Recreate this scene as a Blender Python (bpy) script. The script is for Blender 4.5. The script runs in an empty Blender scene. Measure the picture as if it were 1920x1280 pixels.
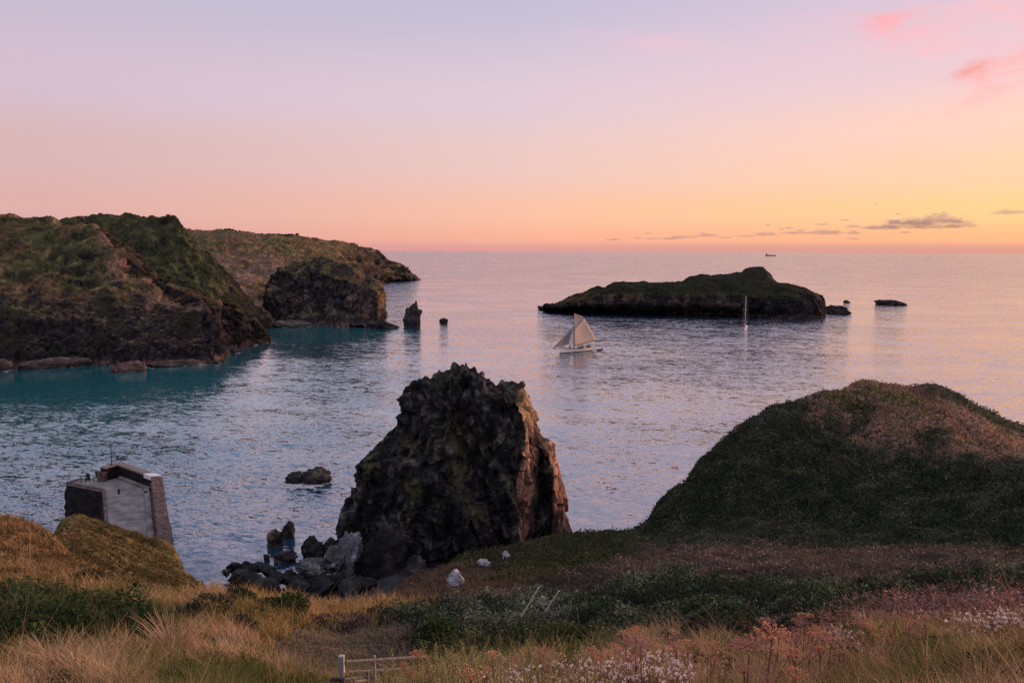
import bpy, bmesh, math, random
import numpy as np
from mathutils import Vector, Matrix

# ------------------------------------------------------------------ camera, sky, sun
SC = bpy.context.scene
COL = SC.collection
rng = np.random.default_rng(7)
random.seed(7)
EYE = np.array([0.0, 0.0, 42.0])
F = 1507.0                       # focal length in pixels of a 1920 px wide picture
HORIZON = 471.0
PITCH = math.atan((640 - HORIZON) / F)
ROLL = math.radians(0.24)

cam_d = bpy.data.cameras.new("camera")
cam_d.sensor_width = 36.0
cam_d.lens = 36.0 * F / 1920.0
cam_d.clip_start = 0.1
cam_d.clip_end = 200000
cam = bpy.data.objects.new("camera", cam_d)
COL.objects.link(cam)
cam.location = Vector(EYE)
R_CAM = Matrix.Rotation(math.pi / 2 - PITCH, 3, 'X') @ Matrix.Rotation(ROLL, 3, 'Z')
cam.rotation_euler = R_CAM.to_euler()
SC.camera = cam
RM = np.array(R_CAM)

SC.view_settings.view_transform = 'Standard'
SC.view_settings.look = 'None'
SC.view_settings.gamma = 1.0
SC.view_settings.exposure = 0.0
SC.cycles.max_bounces = 6
SC.cycles.transparent_max_bounces = 8
SC.cycles.use_denoising = False

SUN_AZ = math.radians(57)        # clockwise from the view direction
SUN_EL = math.radians(5)
sun_d = bpy.data.lights.new("sun", 'SUN')
sun_d.energy = 4.8
sun_d.color = (1.0, 0.58, 0.36)
sun_d.angle = math.radians(14)
sun = bpy.data.objects.new("sun", sun_d)
COL.objects.link(sun)
sd = Vector((math.sin(SUN_AZ) * math.cos(SUN_EL), math.cos(SUN_AZ) * math.cos(SUN_EL), math.sin(SUN_EL)))
sun.rotation_euler = (-sd).to_track_quat('-Z', 'Y').to_euler()


def lin(*c):
    return tuple(((v / 255) / 12.92 if v / 255 < 0.04045 else ((v / 255 + 0.055) / 1.055) ** 2.4) for v in c)


class NT:
    """small node-tree helper"""
    def __init__(self, tree):
        self.t = tree
        self.n = tree.nodes
        self.l = tree.links

    def new(self, typ, **kw):
        nd = self.n.new(typ)
        for k, v in kw.items():
            setattr(nd, k, v)
        return nd

    def put(self, sock, val):
        if hasattr(val, 'is_output') or isinstance(val, bpy.types.NodeSocket):
            self.l.new(val, sock)
        else:
            sock.default_value = val

    def math(self, op, a, b=0.0, c=0.0, clamp=False):
        nd = self.new('ShaderNodeMath', operation=op, use_clamp=clamp)
        self.put(nd.inputs[0], a); self.put(nd.inputs[1], b)
        if op in ('MULTIPLY_ADD', 'COMPARE', 'SMOOTH_MIN', 'SMOOTH_MAX'):
            self.put(nd.inputs[2], c)
        return nd.outputs[0]

    def vmath(self, op, a, b=(0, 0, 0), scale=None):
        nd = self.new('ShaderNodeVectorMath', operation=op)
        self.put(nd.inputs[0], a); self.put(nd.inputs[1], b)
        if scale is not None:
            self.put(nd.inputs['Scale'], scale)
        return nd.outputs['Value'] if op in ('LENGTH', 'DISTANCE', 'DOT_PRODUCT') else nd.outputs[0]

    def mix(self, fac, a, b, blend='MIX'):
        nd = self.new('ShaderNodeMix', data_type='RGBA', blend_type=blend)
        self.put(nd.inputs[0], fac)
        for s, v in ((nd.inputs[6], a), (nd.inputs[7], b)):
            if isinstance(v, tuple) and len(v) == 3:
                v = (*v, 1.0)
            self.put(s, v)
        return nd.outputs[2]

    def maprange(self, v, a, b, c=0.0, d=1.0, smooth=False):
        nd = self.new('ShaderNodeMapRange')
        if smooth:
            nd.interpolation_type = 'SMOOTHSTEP'
        self.put(nd.inputs[0], v)
        for i, x in enumerate((a, b, c, d)):
            nd.inputs[1 + i].default_value = x
        return nd.outputs[0]

    def noise(self, vec, scale, detail=3.0, rough=0.5, dist=0.0, dim='3D'):
        nd = self.new('ShaderNodeTexNoise', noise_dimensions=dim)
        if vec is not None:
            self.put(nd.inputs['Vector'], vec)
        nd.inputs['Scale'].default_value = scale
        nd.inputs['Detail'].default_value = detail
        nd.inputs['Roughness'].default_value = rough
        nd.inputs['Distortion'].default_value = dist
        return nd

    def ramp(self, fac, stops, interp='EASE'):
        nd = self.new('ShaderNodeValToRGB')
        cr = nd.color_ramp
        cr.interpolation = interp
        while len(cr.elements) > 1:
            cr.elements.remove(cr.elements[-1])
        cr.elements[0].position = stops[0][0]
        cr.elements[0].color = (*stops[0][1], 1)
        for p, c in stops[1:]:
            e = cr.elements.new(p)
            e.color = (*c, 1)
        self.put(nd.inputs[0], fac)
        return nd.outputs[0]


def make_world():
    w = bpy.data.worlds.new("World")
    SC.world = w
    w.use_nodes = True
    w.node_tree.nodes.clear()
    N = NT(w.node_tree)
    tc = N.new('ShaderNodeTexCoord')
    d = tc.outputs['Generated']
    sep = N.new('ShaderNodeSeparateXYZ')
    N.l.new(d, sep.inputs[0])
    x, y, z = sep.outputs
    zc = N.math('MAXIMUM', z, 0.0)
    t = N.math('SQRT', zc)
    hor = N.math('SQRT', N.math('ADD', N.math('MULTIPLY', x, x), N.math('MULTIPLY', y, y)))
    a = N.math('DIVIDE', x, N.math('MAXIMUM', hor, 1e-4))
    # sky by height for three bearings: dusk low down, added lighting bands overhead (t = sqrt(sin elevation))
    zen = (1.25, 1.22, 1.36)
    left = [(0.0, lin(209, 150, 152)), (.12, lin(213, 160, 157)), (.217, lin(217, 170, 166)), (.336, lin(211, 177, 179)),
            (.42, lin(208, 186, 201)), (.55, lin(186, 181, 202)), (.65, (.20, .25, .42)), (.80, (.04, .09, .22)), (.90, (.80, .80, .98)), (1.0, zen)]
    mid = [(0.0, lin(214, 152, 146)), (.07, lin(221, 157, 148)), (.13, lin(243, 175, 149)), (.217, lin(243, 187, 162)), (.336, lin(231, 195, 190)),
           (.42, lin(219, 197, 207)), (.55, lin(190, 185, 208)), (.65, (.76, .71, .88)), (.80, (.20, .26, .50)), (.90, (.80, .80, .98)), (1.0, zen)]
    right = [(0.0, lin(205, 147, 136)), (.07, lin(213, 151, 137)), (.13, lin(250, 181, 134)), (.217, lin(255, 204, 140)), (.30, lin(252, 205, 168)), (.37, lin(250, 205, 186)),
             (.45, lin(233, 199, 207)), (.55, lin(211, 192, 213)), (.65, (.92, .79, .90)), (.80, (.32, .34, .55)), (.90, (.80, .80, .98)), (1.0, zen)]
    cl, cm, cr_ = N.ramp(t, left), N.ramp(t, mid), N.ramp(t, right)
    m1 = N.maprange(a, -0.50, 0.02)
    m2 = N.maprange(a, 0.0, 0.55)
    base = N.mix(m2, N.mix(m1, cl, cm), cr_)
    # pale sky added behind the viewer as unseen fill light
    back = N.maprange(y, 0.1, -0.8)
    base = N.mix(N.math('MULTIPLY', back, 0.7), base, (.62, .58, .72))
    # thin pink cirrus on the upper right
    sx = N.math('DIVIDE', x, N.math('MAXIMUM', y, 0.05))
    sy = N.math('DIVIDE', z, N.math('MAXIMUM', hor, 1e-4))
    comb = N.new('ShaderNodeCombineXYZ')
    N.put(comb.inputs[0], N.math('MULTIPLY', sx, 2.2)); N.put(comb.inputs[1], N.math('MULTIPLY', sy, 7.0))
    wisp = N.noise(comb.outputs[0], 2.6, 6.0, 0.58, 0.6)
    wm = N.maprange(wisp.outputs[0], 0.50, 0.78, smooth=True)
    reg = N.math('MULTIPLY', N.maprange(sx, 0.15, 0.6, smooth=True), N.maprange(sy, 0.10, 0.26, smooth=True))
    front = N.maprange(y, 0.05, 0.3)
    reg = N.math('MULTIPLY', reg, front)
    base = N.mix(N.math('MULTIPLY', N.math('MULTIPLY', wm, reg), 0.75), base, lin(255, 186, 186))
    nz = N.noise(comb.outputs[0], 6.0, 6.0, 0.6)
    cb2 = N.new('ShaderNodeCombineXYZ')
    N.put(cb2.inputs[0], N.math('ADD', N.math('MULTIPLY', sx, 4.0), N.math('MULTIPLY', sy, -5.0))); N.put(cb2.inputs[1], N.math('MULTIPLY', sy, 16.0))
    tx = N.noise(cb2.outputs[0], 3.2, 8.0, 0.66, 0.5)
    tex = N.maprange(tx.outputs[0], .36, .62, .12, 1.15, smooth=True)
    dn = N.new('ShaderNodeSeparateXYZ'); N.l.new(nz.outputs['Color'], dn.inputs[0])

    def px2(px, py):
        return (px - 960) / F / math.cos(PITCH) * (1 + (640 - py) / F * math.tan(PITCH)) , math.tan(math.atan((640 - py) / F) - PITCH) * math.cos(math.atan((px - 960) / F))
    blobs = [(1600, 42, 62, 17, 3, 0.95, (250, 168, 168)), (1640, 60, 120, 26, -6, .5, (250, 182, 190)), (1762, 128, 32, 10, 4, 1.0, (232, 140, 135)),
             (1790, 126, 60, 20, 6, .6, (250, 178, 172)), (1850, 105, 95, 16, 24, .8, (255, 178, 180)), (1825, 145, 50, 20, 35, .85, (255, 182, 178)),
             (1780, 185, 55, 13, 28, .7, (255, 188, 182)), (1160, 76, 90, 14, -3, .55, (236, 190, 206)), (1240, 85, 60, 10, -5, .35, (240, 190, 200)),
             (1700, 80, 70, 12, 4, .5, (252, 184, 186)), (1880, 40, 90, 26, 12, .45, (244, 186, 202))]
    for (px, py, rx, ry, ang, amt, c) in blobs:
        cx, cy = px2(px, py)
        u = N.math('ADD', N.math('SUBTRACT', sx, cx), N.math('MULTIPLY', N.math('SUBTRACT', dn.outputs[0], .5), 0.10))
        v = N.math('ADD', N.math('SUBTRACT', sy, cy), N.math('MULTIPLY', N.math('SUBTRACT', dn.outputs[1], .5), 0.035))
        ca, sa = math.cos(math.radians(ang)), math.sin(math.radians(ang))
        u2 = N.math('ADD', N.math('MULTIPLY', u, ca * F / rx), N.math('MULTIPLY', v, sa * F / rx))
        v2 = N.math('ADD', N.math('MULTIPLY', u, -sa * F / ry), N.math('MULTIPLY', v, ca * F / ry))
        rr = N.math('ADD', N.math('MULTIPLY', u2, u2), N.math('MULTIPLY', v2, v2))
        g = N.math('EXPONENT', N.math('MULTIPLY', rr, -0.9))
        g = N.math('MULTIPLY', N.math('MULTIPLY', g, amt), N.math('MULTIPLY', front, tex))
        base = N.mix(g, base, lin(*c))
    # physical sky underneath
    sky = N.new('ShaderNodeTexSky', sky_type='NISHITA')
    sky.sun_disc = False
    sky.sun_elevation = SUN_EL
    sky.sun_rotation = SUN_AZ
    bg1 = N.new('ShaderNodeBackground'); N.l.new(sky.outputs[0], bg1.inputs[0]); bg1.inputs[1].default_value = 0.006
    bg2 = N.new('ShaderNodeBackground'); N.l.new(base, bg2.inputs[0]); bg2.inputs[1].default_value = 1.06
    add = N.new('ShaderNodeAddShader')
    N.l.new(bg1.outputs[0], add.inputs[0]); N.l.new(bg2.outputs[0], add.inputs[1])
    out = N.new('ShaderNodeOutputWorld')
    N.l.new(add.outputs[0], out.inputs[0])


make_world()

# ------------------------------------------------------------------ numeric helpers
_perm = rng.permutation(256).astype(np.int64)
_grad = rng.normal(size=(256, 3)); _grad /= np.linalg.norm(_grad, axis=1)[:, None]


def perlin(p):
    p = np.asarray(p, float)
    i = np.floor(p).astype(np.int64)
    f = p - i
    u = f * f * f * (f * (f * 6 - 15) + 10)
    out = 0
    for dx in (0, 1):
        wx = u[..., 0] if dx else 1 - u[..., 0]
        for dy in (0, 1):
            wy = u[..., 1] if dy else 1 - u[..., 1]
            for dz in (0, 1):
                wz = u[..., 2] if dz else 1 - u[..., 2]
                h = _perm[(_perm[(_perm[(i[..., 0] + dx) & 255] + i[..., 1] + dy) & 255] + i[..., 2] + dz) & 255]
                g = _grad[h]
                dot = g[..., 0] * (f[..., 0] - dx) + g[..., 1] * (f[..., 1] - dy) + g[..., 2] * (f[..., 2] - dz)
                out = out + wx * wy * wz * dot
    return out * 1.5


def fbm(p, octs=4, gain=0.5, lac=2.03):
    s = 0; a = 1.0; q = np.asarray(p, float)
    for o in range(octs):
        s = s + a * perlin(q + o * 17.3)
        q = q * lac; a *= gain
    return s


def ridged(p, octs=4, gain=0.5, lac=2.1):
    s = 0; a = 1.0; q = np.asarray(p, float)
    for o in range(octs):
        n = 1 - np.abs(perlin(q + o * 9.7)) * 2
        s = s + a * n
        q = q * lac; a *= gain
    return s


def worley(p):
    """distance to nearest and second nearest cell point, and a random value per cell"""
    p = np.asarray(p, float)
    i = np.floor(p).astype(np.int64)
    f1 = np.full(p.shape[:-1], 9.0); f2 = f1.copy(); cid = np.zeros(p.shape[:-1])
    for dx in (-1, 0, 1):
        for dy in (-1, 0, 1):
            for dz in (-1, 0, 1):
                c = i + np.array([dx, dy, dz])
                h = _perm[(_perm[(_perm[c[..., 0] & 255] + c[..., 1]) & 255] + c[..., 2]) & 255]
                q = c + 0.5 + 0.45 * _grad[h]
                d = np.linalg.norm(q - p, axis=-1)
                nearer = d < f1
                f2 = np.where(nearer, f1, np.minimum(f2, d))
                cid = np.where(nearer, h / 255.0, cid)
                f1 = np.where(nearer, d, f1)
    return f1, f2, cid


def facets(p, tilt=1.0):
    """angular blocks: each cell of space gets its own offset and its own slope"""
    p = np.asarray(p, float)
    i = np.floor(p).astype(np.int64)
    f1 = np.full(p.shape[:-1], 9.0); out = np.zeros(p.shape[:-1])
    for dx in (-1, 0, 1):
        for dy in (-1, 0, 1):
            for dz in (-1, 0, 1):
                c = i + np.array([dx, dy, dz])
                h = _perm[(_perm[(_perm[c[..., 0] & 255] + c[..., 1]) & 255] + c[..., 2]) & 255]
                e = p - (c + 0.5 + 0.45 * _grad[h])
                d = (e * e).sum(-1)
                v = (h / 255.0 - .5) + tilt * (e * _grad[(h * 7 + 13) & 255]).sum(-1)
                nearer = d < f1
                out = np.where(nearer, v, out)
                f1 = np.where(nearer, d, f1)
    return out


def sstep(a, b, x):
    t = np.clip((x - a) / (b - a), 0, 1)
    return t * t * (3 - 2 * t)


def lerp(a, b, t):
    t = np.asarray(t)[..., None]
    return np.asarray(a) * (1 - t) + np.asarray(b) * t


def ray(px, py):
    d = RM @ np.array([(px - 960) / F, (640 - py) / F, -1.0])
    return d / np.linalg.norm(d)


def azw(px, py):
    d = ray(px, py)
    h = math.hypot(d[0], d[1])
    return math.atan2(d[0], d[1]), -d[2] / h


def at(px, py, r):
    """point seen at a pixel at horizontal range r"""
    az, w = azw(px, py)
    return np.array([math.sin(az) * r, math.cos(az) * r, EYE[2] - w * r])


def hit(px, py, z=0.0):
    az, w = azw(px, py)
    r = (EYE[2] - z) / w
    return np.array([math.sin(az) * r, math.cos(az) * r, z])


def sea_r(px, py):
    return EYE[2] / azw(px, py)[1]


def project(P):
    Q = (np.asarray(P) - EYE) @ RM
    return 960 + F * Q[..., 0] / -Q[..., 2], 640 - F * Q[..., 1] / -Q[..., 2]


# ------------------------------------------------------------------ mesh helpers
def mesh_np(name, V, faces, mat=None, col=None, smooth=False, parent=None):
    """faces: int array (n,3) or (n,4), or a list of such arrays"""
    if not isinstance(faces, list):
        faces = [faces]
    me = bpy.data.meshes.new(name)
    V = np.ascontiguousarray(V, dtype=np.float32)
    me.vertices.add(len(V))
    me.vertices.foreach_set('co', V.ravel())
    li = np.concatenate([np.ascontiguousarray(f, dtype=np.int32).ravel() for f in faces])
    tot = np.concatenate([np.full(len(f), f.shape[1], np.int32) for f in faces])
    st = np.concatenate([[0], np.cumsum(tot)[:-1]]).astype(np.int32)
    me.loops.add(len(li))
    me.loops.foreach_set('vertex_index', li)
    me.polygons.add(len(tot))
    me.polygons.foreach_set('loop_start', st)
    me.polygons.foreach_set('loop_total', tot)
    if smooth:
        me.polygons.foreach_set('use_smooth', np.ones(len(tot), bool))
    me.update(calc_edges=True)
    if col is not None:
        at_ = me.color_attributes.new('Col', 'FLOAT_COLOR', 'POINT')
        c = np.ones((len(V), 4), np.float32)
        c[:, :3] = col
        at_.data.foreach_set('color', c.ravel())
    if mat:
        me.materials.append(mat)
    o = bpy.data.objects.new(name, me)
    COL.objects.link(o)
    if parent:
        o.parent = parent
    return o


def grid_faces(nu, nv, wrap=False):
    i = np.arange(nu if wrap else nu - 1)[:, None]; j = np.arange(nv - 1)[None, :]
    i2 = (i + 1) % nu
    a = i * nv + j; b = i2 * nv + j; c = i2 * nv + j + 1; d = i * nv + j + 1
    return np.stack([a, b, c, d], -1).reshape(-1, 4)


def grid_normals(P):
    du = np.gradient(P, axis=0); dv = np.gradient(P, axis=1)
    n = np.cross(du, dv)
    return n / (np.linalg.norm(n, axis=-1, keepdims=True) + 1e-9)


class MB:
    """collects simple shapes into one mesh"""
    def __init__(self):
        self.v = []; self.f = []; self.n = 0

    def add(self, v, f):
        v = [tuple(p) for p in v]
        self.v += v
        self.f += [tuple(i + self.n for i in q) for q in f]
        self.n += len(v)
        return self

    def box(self, c, s, rot=None):
        c = Vector(c); hx, hy, hz = s[0] / 2, s[1] / 2, s[2] / 2
        vs = [Vector((sx * hx, sy * hy, sz * hz)) for sx in (-1, 1) for sy in (-1, 1) for sz in (-1, 1)]
        if rot is not None:
            vs = [rot @ v for v in vs]
        return self.add([v + c for v in vs], [(0, 1, 3, 2), (4, 6, 7, 5), (0, 4, 5, 1), (2, 3, 7, 6), (0, 2, 6, 4), (1, 5, 7, 3)])

    def tube(self, pts, rad, seg=6, cap=True):
        pts = [Vector(p) for p in pts]
        rads = rad if isinstance(rad, (list, tuple)) else [rad] * len(pts)
        vs = []; fs = []
        for i, p in enumerate(pts):
            t = (pts[min(i + 1, len(pts) - 1)] - pts[max(i - 1, 0)]).normalized()
            up = Vector((0, 0, 1)) if abs(t.z) < .9 else Vector((1, 0, 0))
            a = t.cross(up).normalized(); b = t.cross(a)
            for k in range(seg):
                th = 2 * math.pi * k / seg
                vs.append(p + (a * math.cos(th) + b * math.sin(th)) * rads[i])
        for i in range(len(pts) - 1):
            for k in range(seg):
                k2 = (k + 1) % seg
                fs.append((i * seg + k, i * seg + k2, (i + 1) * seg + k2, (i + 1) * seg + k))
        if cap:
            fs.append(tuple(range(seg))[::-1]); fs.append(tuple((len(pts) - 1) * seg + k for k in range(seg)))
        return self.add(vs, fs)

    def prism(self, poly, z0, z1):
        n = len(poly)
        area = sum(poly[i][0] * poly[(i + 1) % n][1] - poly[(i + 1) % n][0] * poly[i][1] for i in range(n))
        if area < 0:
            poly = poly[::-1]
        vs = [(p[0], p[1], z0) for p in poly] + [(p[0], p[1], z1) for p in poly]
        fs = [tuple(range(n))[::-1], tuple(range(n, 2 * n))] + [(i, (i + 1) % n, n + (i + 1) % n, n + i) for i in range(n)]
        return self.add(vs, fs)

    def build(self, name, mat, parent=None, smooth=False, bevel=0.0):
        me = bpy.data.meshes.new(name)
        me.from_pydata(self.v, [], self.f)
        me.materials.append(mat)
        if smooth:
            for p in me.polygons:
                p.use_smooth = True
        o = bpy.data.objects.new(name, me)
        COL.objects.link(o)
        if parent:
            o.parent = parent
        if bevel:
            m = o.modifiers.new('bevel', 'BEVEL'); m.width = bevel; m.segments = 2; m.limit_method = 'ANGLE'
        return o


def tag(o, label=None, cat=None, group=None, kind=None):
    if label: o['label'] = label
    if cat: o['category'] = cat
    if group: o['group'] = group
    if kind: o['kind'] = kind
    return o


def empty(name, loc, rz=0.0):
    o = bpy.data.objects.new(name, None)
    COL.objects.link(o)
    o.location = Vector(loc)
    o.rotation_euler = (0, 0, rz)
    o.empty_display_size = 0.3
    return o


def copy_tree(o, parent=None):
    c = o.copy()
    COL.objects.link(c)
    if parent:
        c.parent = parent
    for ch in list(o.children):
        copy_tree(ch, c)
    return c


# ------------------------------------------------------------------ materials
def mat_principled(name, color, rough=0.8, noise=0.25, scale=3.0, bump=0.0, spec=0.12):
    m = bpy.data.materials.new(name)
    m.use_nodes = True
    N = NT(m.node_tree)
    b = N.n['Principled BSDF']
    tc = N.new('ShaderNodeTexCoord')
    nz = N.noise(tc.outputs['Object'], scale, 5.0, 0.6)
    f = N.maprange(nz.outputs[0], 0.25, 0.75, 1 - noise, 1 + noise)
    c = N.mix(1.0, (*color, 1.0), f, 'MULTIPLY')
    N.l.new(c, b.inputs['Base Color'])
    b.inputs['Roughness'].default_value = rough
    b.inputs['Specular IOR Level'].default_value = spec
    if bump:
        bp = N.new('ShaderNodeBump'); bp.inputs['Strength'].default_value = bump; bp.inputs['Distance'].default_value = 0.2 / scale * 2
        N.l.new(nz.outputs[0], bp.inputs['Height']); N.l.new(bp.outputs[0], b.inputs['Normal'])
    return m


def mat_attr(name, scale, bump, dist, contrast=0.45, rough=0.95, spec=0.03, stretch=(1, 1, 1)):
    """colour from the mesh's own colour attribute with fine natural speckle and relief"""
    m = bpy.data.materials.new(name)
    m.use_nodes = True
    N = NT(m.node_tree)
    b = N.n['Principled BSDF']
    geo = N.new('ShaderNodeNewGeometry')
    at_ = N.new('ShaderNodeAttribute'); at_.attribute_name = 'Col'
    pos = N.vmath('MULTIPLY', geo.outputs['Position'], stretch)
    n1 = N.noise(pos, scale, 5.0, 0.65)
    n2 = N.noise(pos, scale * 0.22, 3.0, 0.55)
    f = N.maprange(N.math('ADD', N.math('MULTIPLY', n1.outputs[0], .6), N.math('MULTIPLY', n2.outputs[0], .4)), 0.3, 0.7, 1 - contrast, 1 + contrast)
    c = N.mix(1.0, at_.outputs['Color'], f, 'MULTIPLY')
    N.l.new(c, b.inputs['Base Color'])
    b.inputs['Roughness'].default_value = rough
    b.inputs['Specular IOR Level'].default_value = spec
    if bump:
        bp = N.new('ShaderNodeBump'); bp.inputs['Strength'].default_value = bump; bp.inputs['Distance'].default_value = dist
        N.l.new(n1.outputs[0], bp.inputs['Height']); N.l.new(bp.outputs[0], b.inputs['Normal'])
    return m


def mat_leafy(name, trans=0.35):
    m = bpy.data.materials.new(name)
    m.use_nodes = True
    N = NT(m.node_tree)
    N.n.remove(N.n['Principled BSDF'])
    at_ = N.new('ShaderNodeAttribute'); at_.attribute_name = 'Col'
    d = N.new('ShaderNodeBsdfDiffuse'); N.l.new(at_.outputs['Color'], d.inputs[0])
    t = N.new('ShaderNodeBsdfTranslucent'); N.l.new(at_.outputs['Color'], t.inputs[0])
    mx = N.new('ShaderNodeMixShader'); mx.inputs[0].default_value = trans
    N.l.new(d.outputs[0], mx.inputs[1]); N.l.new(t.outputs[0], mx.inputs[2])
    N.l.new(mx.outputs[0], N.n['Material Output'].inputs[0])
    return m


M_GROUND = mat_attr('ground_soil', 6.0, 0.6, 0.12)
M_TURF = mat_attr('cliff_turf', 0.8, 1.0, 1.2, 0.75)
M_ROCK = mat_attr('rock', 1.1, 0.9, 0.5, 0.5, rough=0.9, spec=0.05)
M_BOULDER = mat_attr('boulder_rock', 2.2, 0.8, 0.25, 0.5, rough=0.85, spec=0.08)
M_LEAF = mat_leafy('leaves')
M_BLADE = mat_leafy('grass_blades', 0.3)


# ------------------------------------------------------------------ sea
def make_sea():
    e = np.concatenate([[-90000, -30000, -8000, -2500, -1000], np.linspace(-600, 600, 25), [1000, 2500, 8000, 30000, 90000]])
    ey = np.concatenate([[-2000, -200], np.linspace(40, 1600, 40), [2500, 5000, 12000, 30000, 90000]])
    X, Y = np.meshgrid(e, ey, indexing='ij')
    V = np.stack([X, Y, np.zeros_like(X)], -1).reshape(-1, 3)
    m = bpy.data.materials.new('sea_water')
    m.use_nodes = True
    N = NT(m.node_tree)
    b = N.n['Principled BSDF']
    geo = N.new('ShaderNodeNewGeometry')
    pos = geo.outputs['Position']
    mp = N.new('ShaderNodeMapping'); N.l.new(pos, mp.inputs[0])
    mp.inputs['Rotation'].default_value = (0, 0, math.radians(14))
    p = mp.outputs[0]
    big = N.noise(N.vmath('MULTIPLY', p, (0.011, 0.024, 0)), 1.0, 3.0, 0.55, 0.8)
    slick = N.maprange(big.outputs[0], 0.36, 0.60, 0.62, 1.12, smooth=True)
    tot = None
    for sc, amp, det in (((0.05, 0.14, 1), 0.20, 1.0), ((0.22, 0.5, 1), 0.34, 2.0), ((0.50, 1.5, 1), 0.66, 2.0), ((2.4, 4.6, 1), 0.50, 1.0)):
        nz = N.noise(N.vmath('MULTIPLY', p, sc), 1.0, det, 0.55, 0.35)
        v = N.vmath('SUBTRACT', nz.outputs['Color'], (0.5, 0.5, 0.5))
        v = N.vmath('MULTIPLY', v, (amp * 0.75, amp * 1.25, 0))
        tot = v if tot is None else N.vmath('ADD', tot, v)
    # deep water and the pale sandy cove
    sep = N.new('ShaderNodeSeparateXYZ'); N.l.new(pos, sep.inputs[0])
    cn = N.noise(N.vmath('MULTIPLY', pos, (0.012, 0.012, 0)), 1.0, 3.0, 0.5)
    dist1 = N.vmath('DISTANCE', N.vmath('MULTIPLY', pos, (1, 1, 0)), (-125, 235, 0))
    m1 = N.maprange(N.math('ADD', dist1, N.math('MULTIPLY', N.math('SUBTRACT', cn.outputs[0], .5), 80)), 190, 25, smooth=True)
    dist2 = N.vmath('DISTANCE', N.vmath('MULTIPLY', pos, (1, 1, 0)), (-100, 410, 0))
    m2 = N.maprange(N.math('ADD', dist2, N.math('MULTIPLY', N.math('SUBTRACT', cn.outputs[0], .5), 60)), 75, 25, smooth=True)
    mm = N.math('MAXIMUM', m1, m2)
    lee = N.maprange(N.vmath('DISTANCE', N.vmath('MULTIPLY', pos, (1, .55, 0)), (-150, 185, 0)), 55, 125, .22, 1.0, smooth=True)
    tot = N.vmath('SCALE', tot, scale=N.math('MULTIPLY', N.math('MULTIPLY', slick, lee), N.math('MULTIPLY', N.maprange(sep.outputs[1], 350, 1500, 1.0, 1.9), N.maprange(sep.outputs[1], 80, 320, .55, 1.0))))
    nrm = N.vmath('NORMALIZE', N.vmath('ADD', tot, (0, 0, 1)))
    c = N.mix(mm, (0.010, 0.022, 0.052), (0.002, 0.125, 0.150))
    # broken white wake left by the cutter
    w0 = hit(1118, 655); w1 = hit(1300, 643)
    dx, dy = w1[0] - w0[0], w1[1] - w0[1]; L = math.hypot(dx, dy)
    px_ = N.math('SUBTRACT', sep.outputs[0], float(w0[0])); py_ = N.math('SUBTRACT', sep.outputs[1], float(w0[1]))
    al = N.math('ADD', N.math('MULTIPLY', px_, dx / L), N.math('MULTIPLY', py_, dy / L))
    ac = N.math('ABSOLUTE', N.math('ADD', N.math('MULTIPLY', px_, -dy / L), N.math('MULTIPLY', py_, dx / L)))
    wn = N.noise(N.vmath('MULTIPLY', pos, (.35, .35, 0)), 1.0, 4.0, .6)
    wk = N.math('MULTIPLY', N.maprange(N.math('SUBTRACT', ac, N.math('MULTIPLY', al, .02)), 2.2, .3), N.math('MULTIPLY', N.maprange(al, 0, 4), N.maprange(al, L, 6)))
    wk = N.math('MULTIPLY', wk, N.maprange(wn.outputs[0], .42, .62))
    c = N.mix(N.math('MULTIPLY', wk, .75), c, (.75, .72, .74))
    lw = N.new('ShaderNodeLayerWeight'); lw.inputs[0].default_value = 0.5
    N.l.new(nrm, lw.inputs['Normal'])
    fr = N.math('POWER', lw.outputs['Facing'], 2.4)
    fr = N.math('MULTIPLY_ADD', fr, 0.97, 0.02)
    dif = N.new('ShaderNodeBsdfDiffuse'); N.l.new(c, dif.inputs[0])
    glo = N.new('ShaderNodeBsdfGlossy'); glo.inputs['Roughness'].default_value = 0.09; glo.inputs[0].default_value = (.95, .96, 1, 1)
    N.l.new(nrm, glo.inputs['Normal'])
    mx = N.new('ShaderNodeMixShader')
    N.l.new(fr, mx.inputs[0]); N.l.new(dif.outputs[0], mx.inputs[1]); N.l.new(glo.outputs[0], mx.inputs[2])
    N.n.remove(b)
    N.l.new(mx.outputs[0], N.n['Material Output'].inputs[0])
    o = mesh_np('sea', V, grid_faces(len(e), len(ey)), m, smooth=True)
    tag(o, 'calm rippled sea reflecting the dusk sky', None, None, 'structure')


make_sea()

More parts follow.
